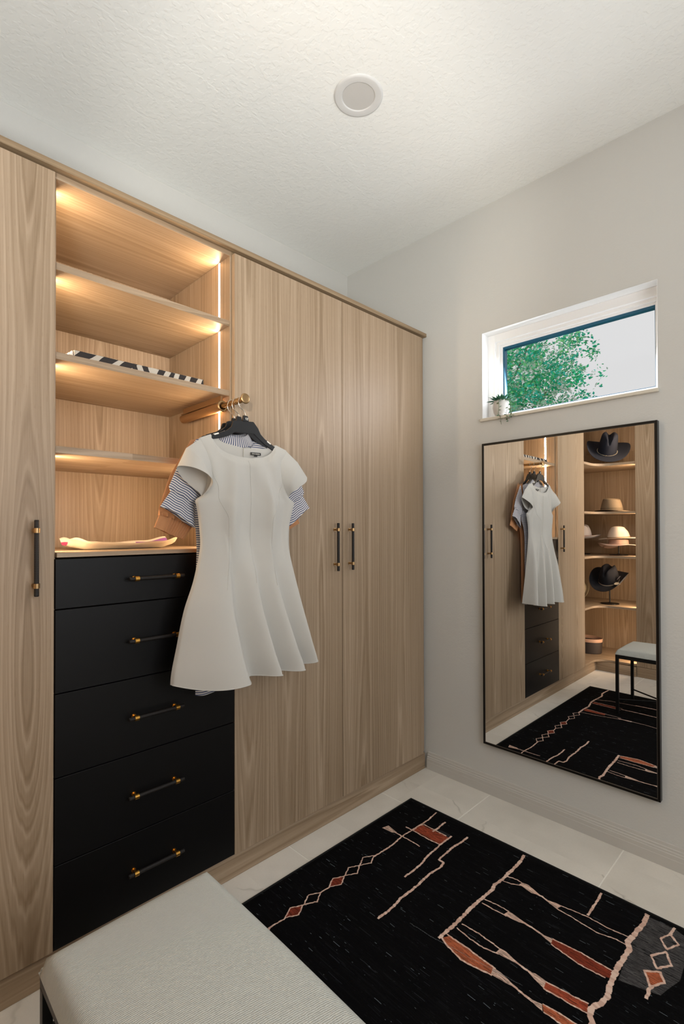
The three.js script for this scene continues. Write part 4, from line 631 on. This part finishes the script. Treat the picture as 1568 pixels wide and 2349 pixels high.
{
  const h1 = hat('cowboy_hat', 'navy felt cowboy hat with beaded band, on the highest shelf', navy, null, [0.026, 1.915, HZ + 0.05], [0.12, Math.PI / 2 - 0.40, -0.60], { H: 0.180, top: 0.82, brimX: 0.200, brimZ: 0.215, curl: 0.075, dip: 0.0, dent: 0.06, pinch: 0.28 });
  const beads = []; for (let i = 0; i < 44; i++) { const t = i / 44 * 2 * Math.PI, s = new THREE.SphereGeometry(0.0034, 8, 6); s.translate(0.100 * Math.cos(t), 0.008, 0.080 * Math.sin(t)); beads.push(s); } part(h1, 'bead_band', G(beads), new THREE.MeshStandardMaterial({ color: 0xd9cfb8, roughness: 0.35, metalness: 0.4 }));
  hat('sun_hat', 'plain tan straw hat resting brim-down on a shelf', strawMat(0.29, 0.215, 0.14), felt(0.17, 0.125, 0.075), [0.075, 1.3835, HZ], [0, 0.3, 0], { rx: 0.090, rz: 0.084, H: 0.112, top: 0.78, brimX: 0.142, brimZ: 0.136, curl: 0.004, dip: 0.010, dent: 0.006, pinch: 0.05, band: 0.022 });
  hat('cowboy_hat', 'white cowboy hat with patterned band, partly hidden by the cabinet door', pale, felt(0.50, 0.30, 0.24), [-0.178, 1.140, HZ], [-0.05, 0.2, 0], { rx: 0.088, rz: 0.080, H: 0.130, top: 0.74, brimX: 0.165, brimZ: 0.160, curl: 0.018, dip: -0.034, dent: 0.02, pinch: 0.2, band: 0.024 });
  hat('fedora', 'cream fedora with thin brown band, stacked on the pink hat', cream, felt(0.35, 0.22, 0.12), [0.130, 1.143, HZ - 0.005], [-0.03, -0.2, 0.05], { rx: 0.088, rz: 0.080, H: 0.108, top: 0.66, brimX: 0.160, brimZ: 0.155, curl: 0.006, dip: 0.004, dent: 0.022, pinch: 0.3, band: 0.010 });
  hat('wide_brimmed_hat', 'pale pink wavy wide-brimmed hat under the cream fedora', pinkFelt, null, [0.128, 1.086, HZ], [0.04, 0.9, 0.06], { rx: 0.082, rz: 0.078, H: 0.050, top: 0.95, brimX: 0.172, brimZ: 0.165, curl: 0.002, dip: 0.020, dent: 0, pinch: 0, wave: 0.013 });
  const h4 = hat('cowboy_hat', 'black felt cowboy hat with beige braid and feather, on a stand', blackFelt, felt(0.42, 0.33, 0.24), [0.052, 0.768, HZ - 0.01], [0.16, Math.PI / 2 + 0.1, -0.46], { H: 0.150, top: 0.72, brimX: 0.185, brimZ: 0.170, curl: 0.085, dip: 0.004, dent: 0.045, pinch: 0.45, band: 0.011 });
  const quill = grid(6, 10, (u, v) => { const a = u * 2 - 1, w = 0.020 * Math.sin(Math.PI * Math.min(1, 0.15 + v * 0.8)); return [a * w, 0.006 + 0.003 * Math.cos(a * 9), v * 0.060]; });
  const f1 = part(h4, 'feather', quill, felt(0.70, 0.60, 0.46), [0.040, 0.012, 0.070], [-0.3, 0.5, 0.1]); f1.scale.set(1.1, 1, 1); part(h4, 'feather', quill, felt(0.45, 0.42, 0.42), [0.005, 0.030, 0.078], [-1.0, 0.2, 0]); void f1;
  hat('straw_hat', 'round pale straw hat standing on its brim, cut off by the cabinet door', strawMat(0.72, 0.62, 0.44), null, [-0.215, 0.668, HZ + 0.06], [-1.30, 0.5, 0], { rx: 0.078, rz: 0.074, H: 0.085, top: 0.82, brimX: 0.104, brimZ: 0.104, curl: 0, dip: 0, dent: 0, pinch: 0 });
  const stand = (x, y, h, label) => {
    const s = thing('hat_stand', label, 'stand', [x, y, HZ - 0.01], 'black hat stands on the corner shelves'); part(s, 'base', lathe([[0, 0.0003], [0.072, 0.0003], [0.074, 0.003], [0.072, 0.007], [0.02, 0.009], [0.010, 0.014], [0, 0.014]], 48), blackMetal);
    part(s, 'pole', new THREE.CylinderGeometry(0.0055, 0.0055, h - 0.012, 16), blackMetal, [0, 0.012 + (h - 0.012) / 2, 0]); part(s, 'rest', lathe([[0, h + 0.014], [0.024, h + 0.008], [0.036, h - 0.004], [0.030, h - 0.006], [0, h]], 32), blackMetal);
  };
  stand(0.058, 0.5632, 0.215, 'black metal stand carrying the black felt cowboy hat');
  stand(0.132, 0.9922, 0.118, 'black metal stand under the two stacked pale hats');
  stand(-0.178, 0.9922, 0.175, 'black metal stand under the white cowboy hat');
  const b = thing('oval_basket', 'dark brown oval basket with tan leather rim on the lowest shelf', 'basket', [-0.150, 0.1010, HZ + 0.03]);
  const ov = (pts) => { const g = lathe(pts, 56); g.scale(1, 1, 0.74); return g; };
  part(b, 'tub', ov([[0, 0.0003], [0.118, 0.0003], [0.124, 0.006], [0.128, 0.105], [0.125, 0.105], [0.120, 0.012], [0, 0.008]]), new THREE.MeshStandardMaterial({ color: new THREE.Color().setRGB(0.034, 0.024, 0.020), roughness: 0.7, side: 2 }));
  part(b, 'leather_rim', ov([[0.1255, 0.104], [0.1295, 0.104], [0.1310, 0.132], [0.1290, 0.134], [0.1265, 0.132], [0.1255, 0.104]]), new THREE.MeshStandardMaterial({ color: new THREE.Color().setRGB(0.55, 0.33, 0.22), roughness: 0.6, side: 2 }));
}
// ------------------------------------------------------------------ unseen uplighter, placed behind the camera to brighten the ceiling
{
  const l = thing('unseen_floor_lamp', 'unseen white uplighter behind the camera, placed to light the ceiling', 'lamp', [1.42, -0.15, 2.385]);
  const m = new THREE.MeshStandardMaterial({ color: 0xdcd8d0, roughness: 0.5, side: 2 });
  part(l, 'base', lathe([[0, 0.1505], [0.12, 0.1505], [0.125, 0.156], [0.12, 0.168], [0.02, 0.174], [0, 0.174]], 40), m);
  part(l, 'pole', new THREE.CylinderGeometry(0.012, 0.012, 1.19, 20), m, [0, 0.765, 0]);
  const tilt = (g) => { g.rotateZ(0.349); g.translate(0, 1.36, 0); return g; };
  part(l, 'bowl', tilt(lathe([[0, -0.012], [0.08, -0.010], [0.125, 0.012], [0.150, 0.050], [0.153, 0.103], [0.150, 0.103], [0.147, 0.052], [0.122, 0.018], [0.08, 0.0], [0, -0.002]], 56)), m);
  part(l, 'diffuser', tilt(lathe([[0, 0.030], [0.132, 0.030]], 48)), new THREE.MeshStandardMaterial({ color: 0xffffff, emissive: 0xfff6ea, emissiveIntensity: 1.5, side: 2 }));
}
{
  const l = thing('unseen_studio_lamp', 'unseen black studio lamp on a stand, placed to light the upper corner', 'lamp', [1.62, 0, 2.36]);  // out of view, placed to throw light on the upper left corner
  part(l, 'base', lathe([[0, 0.0005], [0.09, 0.0005], [0.092, 0.005], [0.088, 0.012], [0.015, 0.018], [0, 0.018]], 36), blackMetal);
  part(l, 'pole', new THREE.CylinderGeometry(0.009, 0.009, 1.48, 16), blackMetal, [0, 0.755, 0]);
  const aim = new THREE.Quaternion().setFromUnitVectors(new THREE.Vector3(0, 1, 0), new THREE.Vector3(-1.82, 1.0, -1.86).normalize());
  const hd = lathe([[0, -0.05], [0.022, -0.05], [0.030, -0.03], [0.034, 0.03], [0.042, 0.062], [0.040, 0.062], [0.031, 0.03], [0, 0.028]], 36); hd.applyQuaternion(aim); part(l, 'head', hd, blackMetal, [0, 1.50, 0]);
  const gl = lathe([[0, 0.046], [0.034, 0.046]], 32); gl.applyQuaternion(aim); part(l, 'glowing_disc', gl, new THREE.MeshStandardMaterial({ color: 0xffffff, emissive: 0xfffaf0, emissiveIntensity: 2, side: 2 }), [0, 1.50, 0]);
}
// ------------------------------------------------------------------ outdoors
{
  const lawn = struct('ground'); part(lawn, 'lawn', (() => { const g = new THREE.PlaneGeometry(60, 40, 1, 1); g.rotateX(-Math.PI / 2); g.translate(0, -0.12, -20.3); return g; })(), new THREE.MeshStandardMaterial({ color: 0x4d6b35, roughness: 1 }));
  const C = new THREE.Vector3(-3.12, 3.72, -6.4);
  const t = thing('garden_tree', 'bright green leafy tree seen through the high window', 'tree', [C.x, -0.12, C.z]);
  const bark = new THREE.MeshStandardMaterial({ color: 0x8d857a, roughness: 0.9 });
  const limbs = [[[0, 0, 0], [0.05, 1.2, 0.05], [0, 2.4, 0]]]; for (let i = 0; i < 11; i++) { const a = i * 2.4, l = 0.7 + rnd() * 0.5; limbs.push([[0, 1.7 + 0.16 * i * 0.6, 0], [0.5 * l * Math.cos(a), 2.6 + 0.14 * i, 0.5 * l * Math.sin(a)], [1.35 * l * Math.cos(a), 3.1 + 0.2 * i * 0.8 + rnd() * 0.5, 1.35 * l * Math.sin(a)]]); }
  part(t, 'trunk', tube(limbs[0], 0.13, 16, 12), bark); for (const l of limbs.slice(1)) part(t, 'branch', tube(l, 0.012, 16, 8), bark);
  const lg = leafGeo(0.060, 0.037), N = 32000, im = new THREE.InstancedMesh(lg, new THREE.MeshStandardMaterial({ color: 0xffffff, roughness: 0.75, side: 2 }), N); im.name = 'foliage'; im.userData.kind = 'stuff';
  const q = new THREE.Object3D(), col = new THREE.Color(), tones = [[0.02, 0.66, 0.28], [0.015, 0.58, 0.40], [0.08, 0.78, 0.38], [0.26, 0.80, 0.32], [0.50, 0.88, 0.66], [0.01, 0.48, 0.28], [0.80, 0.90, 0.85], [0.03, 0.68, 0.52], [0.90, 0.90, 0.88]];
  const tufts = []; for (let i = 0; i < 520; i++) { const a = rnd() * 6.283, b = Math.acos(2 * rnd() - 1), r = Math.pow(rnd(), 0.42) * (1.5 + 0.22 * Math.sin(a * 3 + 1) + 0.25 * (rnd() - 0.5)); tufts.push([r * 1.18 * Math.sin(b) * Math.cos(a), r * 0.98 * Math.cos(b), r * Math.sin(b) * Math.sin(a), 0.10 + 0.15 * rnd(), (rnd() * tones.length) | 0]); }
  for (let i = 0; i < N; i++) {
    const f = tufts[(rnd() * tufts.length) | 0], a = rnd() * 6.283, b = Math.acos(2 * rnd() - 1), r = f[3] * Math.cbrt(rnd());
    q.position.set(f[0] + r * 1.2 * Math.sin(b) * Math.cos(a), 3.87 + f[1] + r * Math.cos(b), f[2] + r * Math.sin(b) * Math.sin(a)); q.rotation.set(rnd() * 6.28, rnd() * 6.28, rnd() * 6.28); q.scale.setScalar(0.6 + 0.7 * rnd()); q.updateMatrix(); im.setMatrixAt(i, q.matrix);
    const c = tones[rnd() < 0.55 ? f[4] : (rnd() * tones.length) | 0]; col.setRGB(...c); im.setColorAt(i, col);
  }
  t.add(im);
}
scene.traverse((o) => { if (o.isMesh) o.castShadow = o.receiveShadow = true; });
renderer.render(scene, camera);
